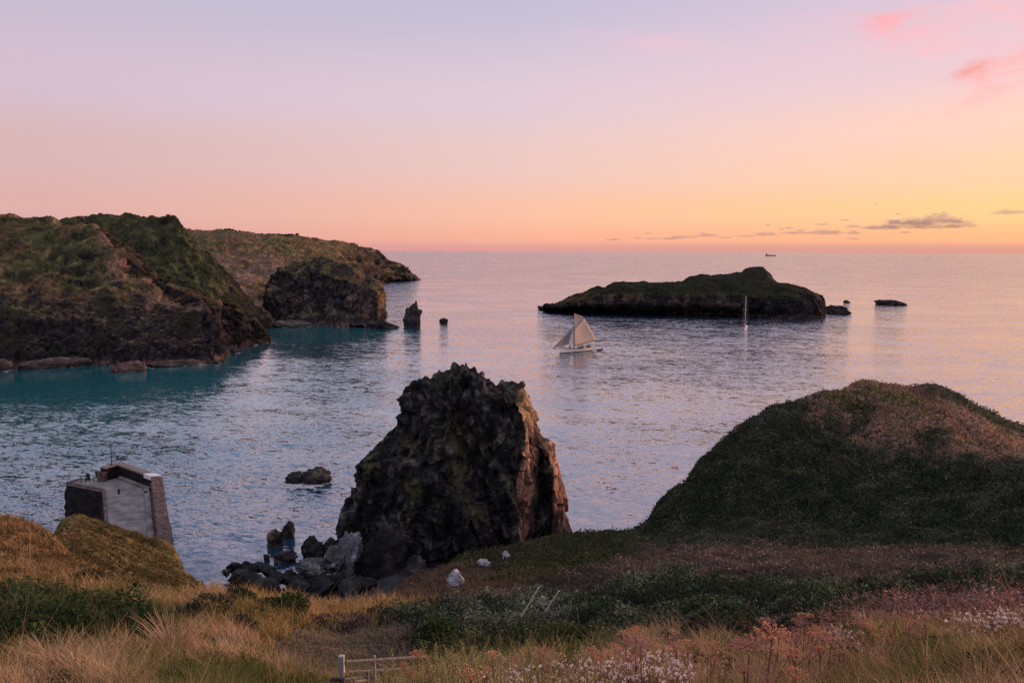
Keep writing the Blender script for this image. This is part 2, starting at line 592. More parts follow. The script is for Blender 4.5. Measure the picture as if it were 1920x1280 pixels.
# ------------------------------------------------------------------ near ground (one sheet, built in bearing / log range)
COLS = {
    -500: [(2, 'z', 40.0), (9, 1310), (14, 1240), (20, 1165), (26, 1110), (34, 1050), (42, 1000), (48, 968), (54, 'z', 25), (64, 'z', 17), (80, 'z', 4), (110, 'z', -6)],
    -150: [(2, 'z', 40.0), (9, 1300), (14, 1230), (19, 1165), (25, 1110), (33, 1055), (41, 1000), (46, 964), (52, 'z', 25), (60, 'z', 16), (72, 'z', 4), (95, 'z', -6)],
    0: [(2, 'z', 40.0), (9, 1300), (13, 1245), (18, 1170), (24, 1110), (32, 1060), (40, 1000), (45, 966), (50, 'z', 25), (58, 'z', 16), (70, 'z', 3), (92, 'z', -6)],
    60: [(9, 1300), (13, 1245), (18, 1170), (24, 1112), (32, 1062), (40, 1004), (45, 968), (50, 'z', 24.5), (58, 'z', 18.5), (66, 'z', 12), (80, 'z', 1), (95, 'z', -6)],
    90: [(9, 1300), (13, 1242), (18, 1170), (24, 1112), (32, 1066), (40, 1012), (44, 985), (48, 'z', 23.4), (58, 998), (66, 978), (72, 'z', 14), (80, 'z', 4), (96, 'z', -6)],
    130: [(2, 'z', 40.0), (9, 1300), (13, 1240), (18, 1170), (25, 1112), (32, 1072), (39, 1028), (43, 1010), (47, 'z', 23.3), (52, 1014), (60, 986), (66, 964), (72, 'z', 14), (80, 'z', 5), (97, 'z', -6)],
    200: [(9, 1300), (13, 1235), (19, 1160), (25, 1112), (31, 1085), (36, 1058), (40, 'z', 23.8), (50, 1055), (58, 1008), (66, 967), (72, 'z', 14), (82, 'z', 4), (99, 'z', -6)],
    260: [(2, 'z', 40.0), (9, 1300), (14, 1225), (20, 1158), (26, 1115), (29, 1104), (33, 'z', 26), (50, 1090), (58, 1042), (66, 986), (73, 'z', 12), (84, 'z', 3), (100, 'z', -6)],
    340: [(9, 1300), (14, 1222), (20, 1160), (26, 1120), (29, 1109), (33, 'z', 25), (50, 1094), (58, 1060), (65, 1022), (70, 'z', 11), (80, 'z', 1), (100, 'z', -6)],
    410: [(2, 'z', 40.0), (9, 1300), (14, 1222), (20, 1160), (26, 1120), (29, 1108), (33, 'z', 24), (44, 'z', 19), (56, 1093), (62, 'z', 9), (72, 'z', 1.5), (100, 'z', -1), (110, 'z', -5)],
    450: [(9, 1300), (14, 1225), (20, 1165), (26, 1126), (29, 1112), (33, 'z', 22), (42, 'z', 10), (56, 'z', 5), (66, 'z', 2.0), (95, 'z', 0.4), (112, 'z', -3)],
    520: [(2, 'z', 40.0), (9, 1400), (14, 1275), (20, 1185), (26, 1138), (30, 1116), (34, 'z', 21), (45, 'z', 8), (60, 'z', 2.5), (85, 'z', 1.2), (98, 'z', 0.2), (112, 'z', -3)],
    640: [(2, 'z', 40.0), (5, 1560), (9, 1460), (13, 1345), (16, 1284), (19, 1240), (22, 1203), (27, 1152), (31, 1126), (35, 'z', 21.5), (48, 'z', 8), (62, 'z', 3), (85, 'z', 1.6), (100, 'z', 0.6), (116, 'z', -3)],
    690: [(9, 1450), (13, 1345), (16, 1284), (19, 1238), (22, 1198), (27, 1148), (31, 1128), (36, 1125), (40, 1114), (46, 'z', 16), (58, 'z', 4), (85, 'z', 1.6), (104, 'z', 0.5), (118, 'z', -3)],
    740: [(2, 'z', 40.0), (5, 1540), (8, 1430), (12, 1345), (16, 1275), (19, 1230), (22, 1190), (27, 1146), (31, 1134), (36, 1128), (42, 1106), (46, 1087), (52, 'z', 15), (62, 'z', 4), (100, 'z', 1.5), (118, 'z', -3)],
    850: [(2, 'z', 40.0), (8, 1295), (12, 1252), (17, 1204), (22, 1168), (28, 1140), (33, 1128), (40, 1092), (47, 1057), (51, 1041), (57, 'z', 14), (66, 'z', 4), (100, 'z', 1.5), (118, 'z', -3)],
    1000: [(2, 'z', 40.0), (7.5, 1295), (12, 1245), (17, 1194), (22, 1158), (28, 1125), (34, 1102), (42, 1062), (50, 1023), (54, 1009), (60, 'z', 15), (70, 'z', 4), (100, 'z', 0), (118, 'z', -4)],
    1180: [(2, 'z', 40.1), (7, 1295), (11, 1242), (16, 1190), (22, 1138), (30, 1090), (38, 1052), (46, 1022), (54, 990), (60, 'z', 15), (72, 'z', 4), (100, 'z', -3)],
    1240: [(30, 1082), (38, 1050), (46, 1026), (52, 1000), (57, 908), (62, 'z', 17), (72, 'z', 8), (84, 'z', 1), (100, 'z', -4)],
    1300: [(2, 'z', 40.1), (7, 1295), (11, 1242), (16, 1185), (22, 1128), (30, 1080), (38, 1048), (45, 1027), (50, 1006), (56, 925), (61, 852), (66, 'z', 20), (74, 'z', 11), (84, 'z', 2), (100, 'z', -5)],
    1345: [(45, 1026), (50, 1002), (56, 920), (63, 808), (68, 'z', 21), (77, 'z', 10), (88, 'z', 1), (104, 'z', -5)],
    1380: [(45, 1026), (50, 998), (56, 920), (61, 842), (65, 786), (70, 'z', 22), (80, 'z', 10), (92, 'z', 1), (108, 'z', -5)],
    1450: [(2, 'z', 40.1), (7, 1290), (11, 1238), (16, 1180), (22, 1123), (30, 1075), (38, 1043), (45, 1022), (50, 985), (56, 900), (62, 803), (67, 744), (73, 'z', 25), (82, 'z', 14), (94, 'z', 2), (110, 'z', -5)],
    1520: [(45, 1023), (50, 987), (56, 905), (62, 820), (67, 755), (71, 720), (77, 'z', 25), (87, 'z', 13), (100, 'z', 1), (116, 'z', -5)],
    1600: [(2, 'z', 40.2), (7, 1285), (11, 1235), (16, 1178), (22, 1120), (30, 1072), (38, 1045), (45, 1025), (50, 990), (56, 910), (62, 828), (67, 775), (72, 730), (76, 702), (84, 'z', 25), (94, 'z', 13), (108, 'z', 0), (125, 'z', -6)],
    1750: [(2, 'z', 40.2), (7, 1280), (10, 1225), (13, 1175), (16, 1165), (22, 1118), (30, 1070), (38, 1045), (45, 1025), (50, 985), (55, 925), (60, 855), (65, 800), (70, 763), (76, 732), (81, 714), (88, 'z', 24), (98, 'z', 12), (112, 'z', 0), (130, 'z', -6)],
    1920: [(2, 'z', 40.2), (7, 1275), (10, 1212), (12.5, 1156), (16, 1150), (22, 1112), (30, 1070), (38, 1048), (45, 1030), (50, 980), (54, 920), (58, 870), (66, 842), (74, 816), (80, 802), (88, 'z', 20), (100, 'z', 8), (116, 'z', -5)],
    2250: [(2, 'z', 40.2), (7, 1275), (10, 1210), (13, 1160), (16, 1145), (22, 1108), (30, 1070), (38, 1050), (45, 1035), (52, 985), (60, 930), (70, 890), (80, 872), (90, 'z', 10), (110, 'z', -5)],
    2700: [(2, 'z', 40.2), (7, 1280), (13, 1170), (22, 1108), (38, 1045), (60, 950), (80, 890), (95, 'z', 8), (115, 'z', -5)],
}
def az_at(px, w):
    """bearing of the point on picture column px that lies at depression w"""
    lo, hi = -3000.0, 9000.0
    for _ in range(60):
        m = (lo + hi) / 2
        if azw(px, m)[1] < w: lo = m
        else: hi = m
        if hi - lo < .05: break
    return azw(px, lo)[0]


NA, NR = 760, 640
AZ = np.linspace(-0.86, 0.86, NA)
LR = np.linspace(math.log(1.6), math.log(128), NR)
gA, gL = np.meshgrid(AZ, LR, indexing='ij')
colA, colW, colV = [], [], []
for px in sorted(COLS):
    lr_, a_, w_ = [], [], []
    for p in COLS[px]:
        if len(p) == 2:
            az, w = azw(px, p[1] + ((max(0.0, 14 - p[0]) * 12 + (0 if px in (640, 690, 740) else 40 * min(1.0, max(0.0, (28 - p[0]) / 12)))) if p[1] < 1320 else 0))
        else:
            w = (EYE[2] - p[2]) / p[0]
            az = az_at(px, min(w, 1.2))
        lr_.append(math.log(p[0])); a_.append(az); w_.append(w)
    colA.append(np.interp(LR, lr_, a_)); colW.append(np.interp(LR, lr_, w_)); colV.append(LR >= lr_[0] - 1e-6 if lr_[0] > 2.5 else LR > -1)
colA, colW, colV = np.array(colA), np.array(colW), np.array(colV)
W0 = np.empty(gA.shape)
for j in range(NR):
    m = colV[:, j] | (np.arange(len(colV)) == 0) | (np.arange(len(colV)) == len(colV) - 1)
    W0[:, j] = np.interp(AZ, colA[m, j], colW[m, j])


def gauss(G, sig, axis):
    n = int(sig * 3) + 1
    k = np.exp(-.5 * (np.arange(-n, n + 1) / sig) ** 2); k /= k.sum()
    pad = [(0, 0), (0, 0)]; pad[axis] = (n, n)
    H = np.pad(G, pad, mode='edge')
    return sum(kk * np.take(H, np.arange(i, i + G.shape[axis]), axis) for i, kk in enumerate(k))


W0 = gauss(gauss(W0, 5.0, 0), 1.6, 1)


def bil(G, x, y, x0, x1, y0, y1):
    nx, ny = G.shape[:2]
    fx = np.clip((x - x0) / (x1 - x0) * (nx - 1), 0, nx - 1.001); fy = np.clip((y - y0) / (y1 - y0) * (ny - 1), 0, ny - 1.001)
    i = fx.astype(int); j = fy.astype(int); a = fx - i; b = fy - j
    if G.ndim == 3:
        a = a[..., None]; b = b[..., None]
    return G[i, j] * (1 - a) * (1 - b) + G[i + 1, j] * a * (1 - b) + G[i, j + 1] * (1 - a) * b + G[i + 1, j + 1] * a * b




def first_hit(px, py):
    """bearing and log range of the first ground seen through a pixel"""
    az, w = azw(px, py)
    i = int(np.clip(np.searchsorted(AZ, az), 0, NA - 1))
    k = np.argmax(W0[i] <= w)
    return az, (LR[k] if W0[i, k] <= w else LR[-1])


# what grows where: samples in the picture, carried onto the ground they hit
ZS = [
    ('weed', [(1590, 742), (1640, 752), (1680, 748), (1620, 735)]),
    ('pink', [(1790, 800), (1850, 825), (1760, 770), (1880, 838), (1730, 738), (1820, 812)]),
    ('mfront', [(1570, 745), (1590, 765), (1612, 785), (1800, 748), (1850, 772), (1890, 795)]),
    ('knoll', [(20, 985), (60, 1000), (20, 1040), (90, 1040), (150, 1060), (60, 1075), (190, 1085), (130, 1090), (10, 1090), (-200, 1040), (-400, 1100), (120, 1018), (-300, 980)]),
    ('olive', [(150, 975), (220, 990), (290, 1010), (200, 1020), (260, 1040), (330, 1040), (300, 1075), (360, 1075), (120, 985), (240, 1068)]),
    ('soil', [(385, 1075), (370, 1060), (395, 1088)]),
    ('dry', [(300, 1112), (420, 1120), (500, 1140), (600, 1150), (680, 1150), (560, 1180), (430, 1180), (350, 1140), (720, 1160), (480, 1195), (650, 1135), (120, 1112), (220, 1112), (40, 1112), (740, 1138), (400, 1150), (560, 1128), (620, 1128), (-200, 1120)]),
    ('bush', [(30, 1165), (100, 1165), (180, 1165), (230, 1172), (60, 1195), (140, 1195), (200, 1190), (-100, 1180), (100, 1145), (40, 1140), (180, 1140), (-300, 1190), (260, 1160), (20, 1212)]),
    ('weed', [(320, 1150), (400, 1165), (330, 1175), (460, 1165), (250, 1135), (20, 1265), (330, 1262), (450, 1270), (90, 1240)]),
    ('tan', [(40, 1235), (120, 1250), (220, 1240), (280, 1215), (380, 1215), (330, 1230), (450, 1230), (520, 1255), (200, 1270), (400, 1250), (560, 1275), (100, 1275), (-200, 1260), (480, 1215)]),
    ('path', [(560, 1212), (620, 1200), (680, 1195), (560, 1235), (640, 1225), (700, 1225), (610, 1255), (590, 1270), (640, 1272), (720, 1250), (660, 1205), (700, 1205), (660, 1245)]),
    ('green', [(760, 1250), (850, 1240), (930, 1220), (1000, 1215), (1080, 1220), (800, 1270), (880, 1265), (1110, 1235), (960, 1245), (740, 1275)]),
    ('shrub', [(800, 1170), (880, 1170), (960, 1170), (1040, 1165), (780, 1200), (860, 1205), (1100, 1180), (1150, 1150), (1200, 1130), (1300, 1130), (1400, 1120), (1300, 1170), (1400, 1170), (1500, 1150), (1200, 1175), (1600, 1140), (1700, 1110), (1800, 1110), (1500, 1110), (760, 1165), (830, 1150), (1250, 1100), (1060, 1135), (1850, 1090), (950, 1150), (1900, 1085), (1620, 1110), (1550, 1180), (1100, 1150), (2100, 1090), (1480, 1180)]),
    ('purp', [(1160, 1060), (1250, 1060), (1350, 1055), (1450, 1060), (1550, 1060), (1650, 1060), (1750, 1060), (1850, 1050), (1100, 1080), (1200, 1085), (1350, 1085), (1000, 1110), (1050, 1105), (920, 1128), (1560, 1085), (1700, 1080), (2000, 1060), (2200, 1060), (1450, 1085), (1300, 1040), (1500, 1042)]),
    ('brown', [(700, 1118), (740, 1105), (780, 1090), (820, 1085), (870, 1090), (800, 1115), (860, 1065), (900, 1080), (850, 1115), (920, 1100), (760, 1098)]),
    ('spur', [(930, 1045), (980, 1030), (1030, 1025), (1000, 1060), (1060, 1050), (960, 1075), (1100, 1030), (1130, 1015), (1160, 1020), (1060, 1080), (1020, 1015), (1120, 1055), (900, 1055)]),
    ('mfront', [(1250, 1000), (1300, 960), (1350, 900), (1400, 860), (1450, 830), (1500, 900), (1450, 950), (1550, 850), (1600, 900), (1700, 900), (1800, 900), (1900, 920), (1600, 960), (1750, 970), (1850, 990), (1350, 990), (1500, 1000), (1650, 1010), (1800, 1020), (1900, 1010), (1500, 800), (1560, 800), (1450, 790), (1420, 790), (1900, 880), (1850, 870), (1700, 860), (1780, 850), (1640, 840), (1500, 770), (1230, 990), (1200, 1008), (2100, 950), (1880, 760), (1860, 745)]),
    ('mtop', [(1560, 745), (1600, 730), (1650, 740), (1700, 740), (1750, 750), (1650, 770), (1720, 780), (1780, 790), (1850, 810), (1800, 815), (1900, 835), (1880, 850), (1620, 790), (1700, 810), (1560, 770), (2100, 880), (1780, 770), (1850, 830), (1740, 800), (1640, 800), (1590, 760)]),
    ('pink', [(1780, 1140), (1850, 1135), (1910, 1130), (1700, 1150), (1830, 1155), (1900, 1155), (1640, 1180), (1720, 1172), (1560, 1205)]),
    ('seed', [(1000, 1262), (1100, 1262), (1180, 1240), (1230, 1240), (1060, 1275), (1150, 1265), (1240, 1215), (960, 1275)]),
    ('tan2', [(1300, 1250), (1400, 1255), (1500, 1235), (1600, 1230), (1700, 1200), (1800, 1195), (1880, 1190), (1350, 1272), (1550, 1265), (1650, 1260), (1750, 1250), (1850, 1250), (1900, 1270), (1700, 1275), (1450, 1228), (1380, 1225), (2100, 1220), (1620, 1205), (1300, 1225), (1800, 1225)]),
    ('weed', [(1640, 1220), (1780, 1225), (1880, 1255), (1720, 1235), (1820, 1270)]),
]
ZN = ['knoll', 'olive', 'soil', 'dry', 'bush', 'weed', 'tan', 'path', 'green', 'shrub', 'purp', 'brown', 'spur', 'mfront', 'mtop', 'pink', 'seed', 'tan2', 'beach', 'cliff']
zi = {n: i for i, n in enumerate(ZN)}
zp = []
for n, L in ZS:
    for (px, py) in L:
        a_, l_ = first_hit(px, py)
        zp.append((a_ * 1.15, l_, zi[n]))
zp = np.array(zp)
XYr = np.exp(gL)
GX, GY = np.sin(gA) * XYr, np.cos(gA) * XYr
GZ = EYE[2] - W0 * XYr
Pn = np.stack([GX, GY, GZ], -1)
# patch edges wander with noise scaled by range
warp = np.stack([gA * 9, gL * 9, np.zeros_like(gA)], -1)
wa = gA * 1.15 + 0.045 * fbm(warp * 1.3, 5, .6) ; wl = gL + 0.06 * fbm(warp * 1.3 + 31.7, 5, .6)
ZONE = np.empty(gA.shape, np.int32)
for i in range(NA):
    d2 = (wa[i][:, None] - zp[None, :, 0]) ** 2 + (wl[i][:, None] - zp[None, :, 1]) ** 2
    ZONE[i] = zp[np.argmin(d2, 1), 2].astype(int)
ZONE[(GZ < 4.5) & (XYr > 50)] = zi['beach']
slope_drop = np.gradient(GZ, axis=1) / np.gradient(XYr, axis=1)
ZONE[(slope_drop < -1.15) & (GZ >= 4.5) & (XYr > 32) & (gA < 0.12)] = zi['cliff']

G_COL = {'knoll': (.15, .085, .035), 'olive': (.095, .07, .028), 'soil': (.17, .115, .075), 'dry': (.15, .09, .035), 'bush': (.018, .022, .012), 'weed': (.06, .055, .022),
         'tan': (.14, .09, .05), 'path': (.085, .068, .048), 'green': (.05, .05, .022), 'shrub': (.014, .017, .012), 'purp': (.040, .030, .026), 'brown': (.060, .042, .028),
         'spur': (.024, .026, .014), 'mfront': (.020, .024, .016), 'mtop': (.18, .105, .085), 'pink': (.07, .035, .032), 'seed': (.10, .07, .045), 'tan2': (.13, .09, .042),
         'beach': (.035, .035, .04), 'cliff': (.075, .055, .040)}
CANOPY = {'bush': .9, 'shrub': .75, 'purp': .5, 'spur': .45, 'brown': .25, 'mfront': .42, 'green': .1, 'pink': .2, 'weed': .1}
can = np.zeros(len(ZN))
for k, v in CANOPY.items():
    can[zi[k]] = v
canopy = can[ZONE].astype(float)
for _ in range(6):   # soften the canopy's outline
    canopy[1:-1, 1:-1] = (canopy[1:-1, 1:-1] * 2 + canopy[:-2, 1:-1] + canopy[2:, 1:-1] + canopy[1:-1, :-2] + canopy[1:-1, 2:]) / 6
f1, f2, _c = worley(np.stack([GX / 1.5, GY / 1.5, np.zeros_like(GX)], -1))
lump = sstep(0.85, 0.1, f1) * 0.75 + 0.25 * fbm(np.stack([GX, GY, GZ * 0], -1) * 0.9, 3) + 0.15
CAN_TOP = canopy * np.clip(lump, 0.05, 1.2)
relief = 0.16 * fbm(Pn * 0.16 + 9, 3) * sstep(38, 50, XYr) + 0.22 * fbm(Pn * 0.35, 4) * sstep(3, 14, XYr) + 0.07 * fbm(Pn * 1.6, 3) * sstep(3, 10, XYr)
terr = ridged(np.stack([GX * .12, GY * .45, GZ * 0], -1), 3) - 1.2
relief = relief + np.where(ZONE == zi['olive'], .55 * terr, 0)
rocky = (ZONE == zi['beach']) | (ZONE == zi['cliff'])
relief = relief + np.where(rocky, 0.9 * (ridged(Pn * 0.22, 4) - .9) * 0.8, 0)
GROUND = GZ + relief
SURF = GROUND + CAN_TOP * 0.62
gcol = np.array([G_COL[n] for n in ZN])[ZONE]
for _ in range(2):
    gcol[1:-1, 1:-1] = (gcol[1:-1, 1:-1] * 2 + gcol[:-2, 1:-1] + gcol[2:, 1:-1] + gcol[1:-1, :-2] + gcol[1:-1, 2:]) / 6
gcol = np.where((ZONE == zi['olive'])[..., None], gcol * np.clip(1 + .9 * terr, .35, 1.8)[..., None], gcol)
gcol = gcol * (1 + 0.35 * fbm(Pn * 0.8, 3))[..., None]
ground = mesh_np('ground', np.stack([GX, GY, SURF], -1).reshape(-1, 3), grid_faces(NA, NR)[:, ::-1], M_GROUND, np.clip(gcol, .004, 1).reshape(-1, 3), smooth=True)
tag(ground, 'grassy clifftop slope falling to a small rocky cove', None, None, 'structure')


def gsample(G, az, l):
    return bil(G, az, l, AZ[0], AZ[-1], LR[0], LR[-1])


def on_ground(px, py, surf=False):
    a_, l_ = first_hit(px, py)
    r = math.exp(l_)
    z = float(gsample(SURF if surf else GROUND, np.array([a_]), np.array([l_]))[0])
    return np.array([math.sin(a_) * r, math.cos(a_) * r, z]), r


# ------------------------------------------------------------------ headlands
def station(px, prof):
    out = []
    for p in prof:
        q = px
        if p[0] == 's':
            if len(p) > 2: q = p[2]
            out.append(hit(q, p[1], 0.0) + np.array([0, 0, -1.2]))
        elif p[0] == 'z':
            if len(p) > 3: q = p[3]
            az, _ = azw(q, 560)
            out.append(np.array([math.tan(az) * p[2], p[2], p[1]]))
        else:
            if len(p) > 2: q = p[2]
            out.append(at(q, p[0], p[1] / math.cos(azw(q, p[0])[0])))
    return out


def loft(stations, dens=0.9, smooth=3, minv=5):
    """stations: K points each; returns a fine grid (nu, nv, 3), fine where it shows large"""
    S = np.array([station(px, pr) for px, pr in stations])
    qx, qy = project(S)
    sc = 1024 / 1920 * dens
    nu = [max(3, int(np.max(np.hypot(np.diff(qx[i:i + 2], axis=0), np.diff(qy[i:i + 2], axis=0))[0, :-1]) * sc)) for i in range(len(S) - 1)]
    nv = [max(minv, int(np.max(np.hypot(qx[:, k + 1] - qx[:, k], qy[:, k + 1] - qy[:, k])) * sc)) for k in range(S.shape[1] - 1)]
    nu = [min(n, 400) for n in nu]; nv = [min(n, 160) for n in nv]
    nv[-1] = min(nv[-1], 24)
    rows = []
    for i, n in enumerate(nu):
        for t in np.arange(n) / n:
            rows.append(S[i] * (1 - t) + S[i + 1] * t)
    rows.append(S[-1]); R = np.array(rows)
    colsl = []
    for k, n in enumerate(nv):
        for t in np.arange(n) / n:
            colsl.append(R[:, k] * (1 - t) + R[:, k + 1] * t)
    colsl.append(R[:, -1])
    P = np.stack(colsl, 1)
    for _ in range(smooth):
        P[1:-1] = (P[:-2] + 2 * P[1:-1] + P[2:]) / 4
        P[:, 1:-1] = (P[:, :-2] + 2 * P[:, 1:-1] + P[:, 2:]) / 4
    return P


def land_colour(P, N, seed=0.0, dry=0.5, rockbias=0.0, tide=1.6):
    q = P + seed
    n1 = fbm(q / 26, 4); n2 = fbm(q / 7 + 40, 4); n3 = fbm(q / 2.2 + 80, 3)
    slope = np.abs(N[..., 2])
    veg = sstep(0.56, 0.78, slope + 0.16 * n2 + 0.10 * n1 - rockbias + 0.06 * n3)
    veg = veg * sstep(3.0, 8.0, P[..., 2] + 3 * n2)
    olive = np.array([.078, .074, .032]); brown = np.array([.120, .072, .038]); straw = np.array([.22, .145, .068]); dark = np.array([.026, .030, .018])
    g = lerp(olive, brown, sstep(-.35, .45, n1 + (dry - .5) * 1.2))
    g = lerp(g, straw, sstep(.15, .75, n2 + (dry - .5) * .9) * .75)
    g = lerp(g, dark, sstep(.15, .55, -n2 + .35 * n3) * .75)
    r1 = np.array([.040, .034, .036]); r2 = np.array([.135, .090, .075]); r3 = np.array([.017, .017, .021])
    r = lerp(r1, r2, sstep(.0, .7, n2 + .5 * n3))
    r = lerp(r, r3, sstep(.0, .5, -n1 - .4 * n3) * .8)
    # dark weed line, paler barnacled foot
    h = P[..., 2] + 0.7 * n3
    r = lerp(r, np.array([.018, .017, .019]), sstep(5.5, 2.5, h) * .7)
    r = lerp(r, np.array([.120, .078, .068]), sstep(tide + .7, tide - .2, h) * (0.45 + .5 * sstep(-.2, .3, n2)))
    out = lerp(r, g, veg) * (1 + (.55 - .3 * veg) * facets(q / np.array([1.9, 1.9, 2.6])) + .30 * facets(q / 4.6 + 3) + .18 * n3)[..., None]
    return np.clip(out, .004, 1), veg


def craggy(P, N, veg, a_rock=2.0, a_veg=0.8, seed=0.0, sc=1.0):
    q = (P + seed) / sc
    qs = q * np.array([1, 1, 0.4])
    gully = ridged(qs / 30 + 3, 3) - 1.1
    big = ridged(qs / 12, 4) - 1.1
    blk = facets(qs / 4.5) + .55 * facets(qs / 1.9 + 7)
    fine = fbm(q / 1.1, 3)
    rock = a_rock * (1.7 * gully + 0.55 * big + 0.95 * blk + .22 * fine)
    turf = a_veg * (2.3 * gully + 1.0 * fbm(q / 10, 4) + .45 * fbm(q / 2.0 + 9, 3)) + .25 * a_rock * blk
    return P + N * ((1 - veg) * rock + veg * turf)[..., None]


WASH = []
CREST = {}


def shore(P, scale=1.0):
    Q = P.reshape(-1, 3)
    m = np.abs(Q[:, 2]) < .45
    if m.any():
        WASH.append(Q[m][:, :2])


def headland(name, label, stations, seed, dry=.5, rockbias=0.0, a_rock=2.0, a_veg=0.8, dens=0.95, kind='structure', cat=None, sc=1.0, tint=None):
    P = loft(stations, dens)
    N = grid_normals(P)
    up = np.mean(N[..., 2])
    if up < 0:
        N = -N
    q = np.stack([N[..., 0], N[..., 1], N[..., 2]], -1)
    _, veg = land_colour(P, q, seed, dry, rockbias)
    P2 = craggy(P, N, veg, a_rock, a_veg, seed, sc)
    CREST[label] = P2
    shore(P2)
    N2 = grid_normals(P2) * (1 if up > 0 else -1)
    Nm = 0.5 * N2 + 0.5 * N
    c, _ = land_colour(P2, Nm, seed, dry, rockbias)
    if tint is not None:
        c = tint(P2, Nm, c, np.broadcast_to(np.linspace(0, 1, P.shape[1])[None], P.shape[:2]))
    F_ = grid_faces(P.shape[0], P.shape[1])
    if up < 0:
        F_ = F_[:, ::-1]
    o = mesh_np(name, P2.reshape(-1, 3), F_, M_TURF, c.reshape(-1, 3), smooth=False)
    tag(o, label, cat, None, kind)
    return o


def front_tint(P, N, c, v):
    # rocky pinkish ridge crest with its sunlit rim painted in, green shelves, dark lower cliffs
    qx, qy = project(P)
    n = fbm(P / 6 + 11, 4)
    crest = sstep(165, 200, qx) * sstep(.62, .80, v + .12 * n)
    c = lerp(c, np.array([.165, .095, .075]), crest * sstep(-.25, .3, n) * .8)
    n2 = fbm(P / 2.2 + 4, 3)
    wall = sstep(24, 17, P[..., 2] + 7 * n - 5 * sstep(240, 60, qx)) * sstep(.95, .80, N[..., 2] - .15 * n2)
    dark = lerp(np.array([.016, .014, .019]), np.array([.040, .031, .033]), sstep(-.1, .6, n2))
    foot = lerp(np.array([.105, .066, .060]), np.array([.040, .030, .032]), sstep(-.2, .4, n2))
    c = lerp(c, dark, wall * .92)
    c = lerp(c, foot, sstep(2.6, 1.4, P[..., 2] + .8 * n2) * .9)
    c = lerp(c, np.array([.024, .027, .016]), .7 * sstep(.05, .35, fbm(P / 15 + 61, 4)) * (1 - crest))
    return c


def shoulder_tint(P, N, c, v):
    n = fbm(P / 9 + 21, 4)
    return lerp(c, np.array([.030, .032, .020]), .85 * sstep(-.6, .3, n))  # dark green growth, the face's shade worked into the same tone


# front headland: cliff foot, cliff lip, shelves, crest, far side
headland('headland_terrain', 'grassy headland with dark cliffs along the left side of the bay', [
    (-320, [('s', 705), (640, 285), (600, 300), (520, 335), (450, 380), (394, 440), ('z', 40, 560)]),
    (-100, [('s', 700), (640, 287), (598, 300), (522, 332), (450, 375), (396, 432), ('z', 40, 540)]),
    (0, [('s', 696), (650, 288), (592, 300), (520, 332), (450, 375), (400, 430), ('z', 40, 520)]),
    (80, [('s', 690), (655, 293), (596, 303), (528, 333), (460, 370), (402, 428), ('z', 40, 500)]),
    (140, [('s', 688), (655, 295), (600, 304), (534, 330), (470, 358), (412, 412), ('z', 35, 480)]),
    (172, [('s', 688), (655, 296), (603, 304), (540, 325), (478, 348), (427, 395), ('z', 30, 450)]),
    (205, [('s', 688), (655, 297), (608, 305), (556, 320), (505, 338), (458, 368), ('z', 25, 410)]),
    (240, [('s', 688), (657, 297), (616, 306), (576, 317), (540, 330), (508, 348), ('z', 15, 380)]),
    (280, [('s', 687), (660, 298), (626, 306), (592, 315), (560, 325), (530, 338), ('z', 10, 360)]),
    (316, [('s', 686), (660, 299), (632, 306), (602, 313), (576, 321), (557, 332), ('z', 8, 350)]),
    (350, [('s', 685), (660, 300), (634, 306), (608, 312), (584, 319), (568, 328), ('z', 5, 345)]),
    (380, [('s', 683), (660, 302), (636, 308), (612, 313), (590, 318), (566, 324), ('z', 0, 345)]),
    (390, [('s', 681), (662, 304), (642, 308), (624, 312), (608, 315), (588, 319), ('z', -1, 340)]),
    (403, [('s', 680), (664, 306), (648, 309), (636, 311), (624, 313), (610, 316), ('z', -1, 336)]),
    (410, [('s', 677), (668, 308), (660, 310), (650, 311), (644, 312), (636, 314), ('z', -1, 330)]),
    (416, [('s', 672), ('s', 671), ('s', 670), ('s', 669), ('s', 668), ('s', 667), ('z', -1.5, 330)]),
], 3.0, dry=.5, a_rock=2.3, a_veg=1.3, tint=front_tint)

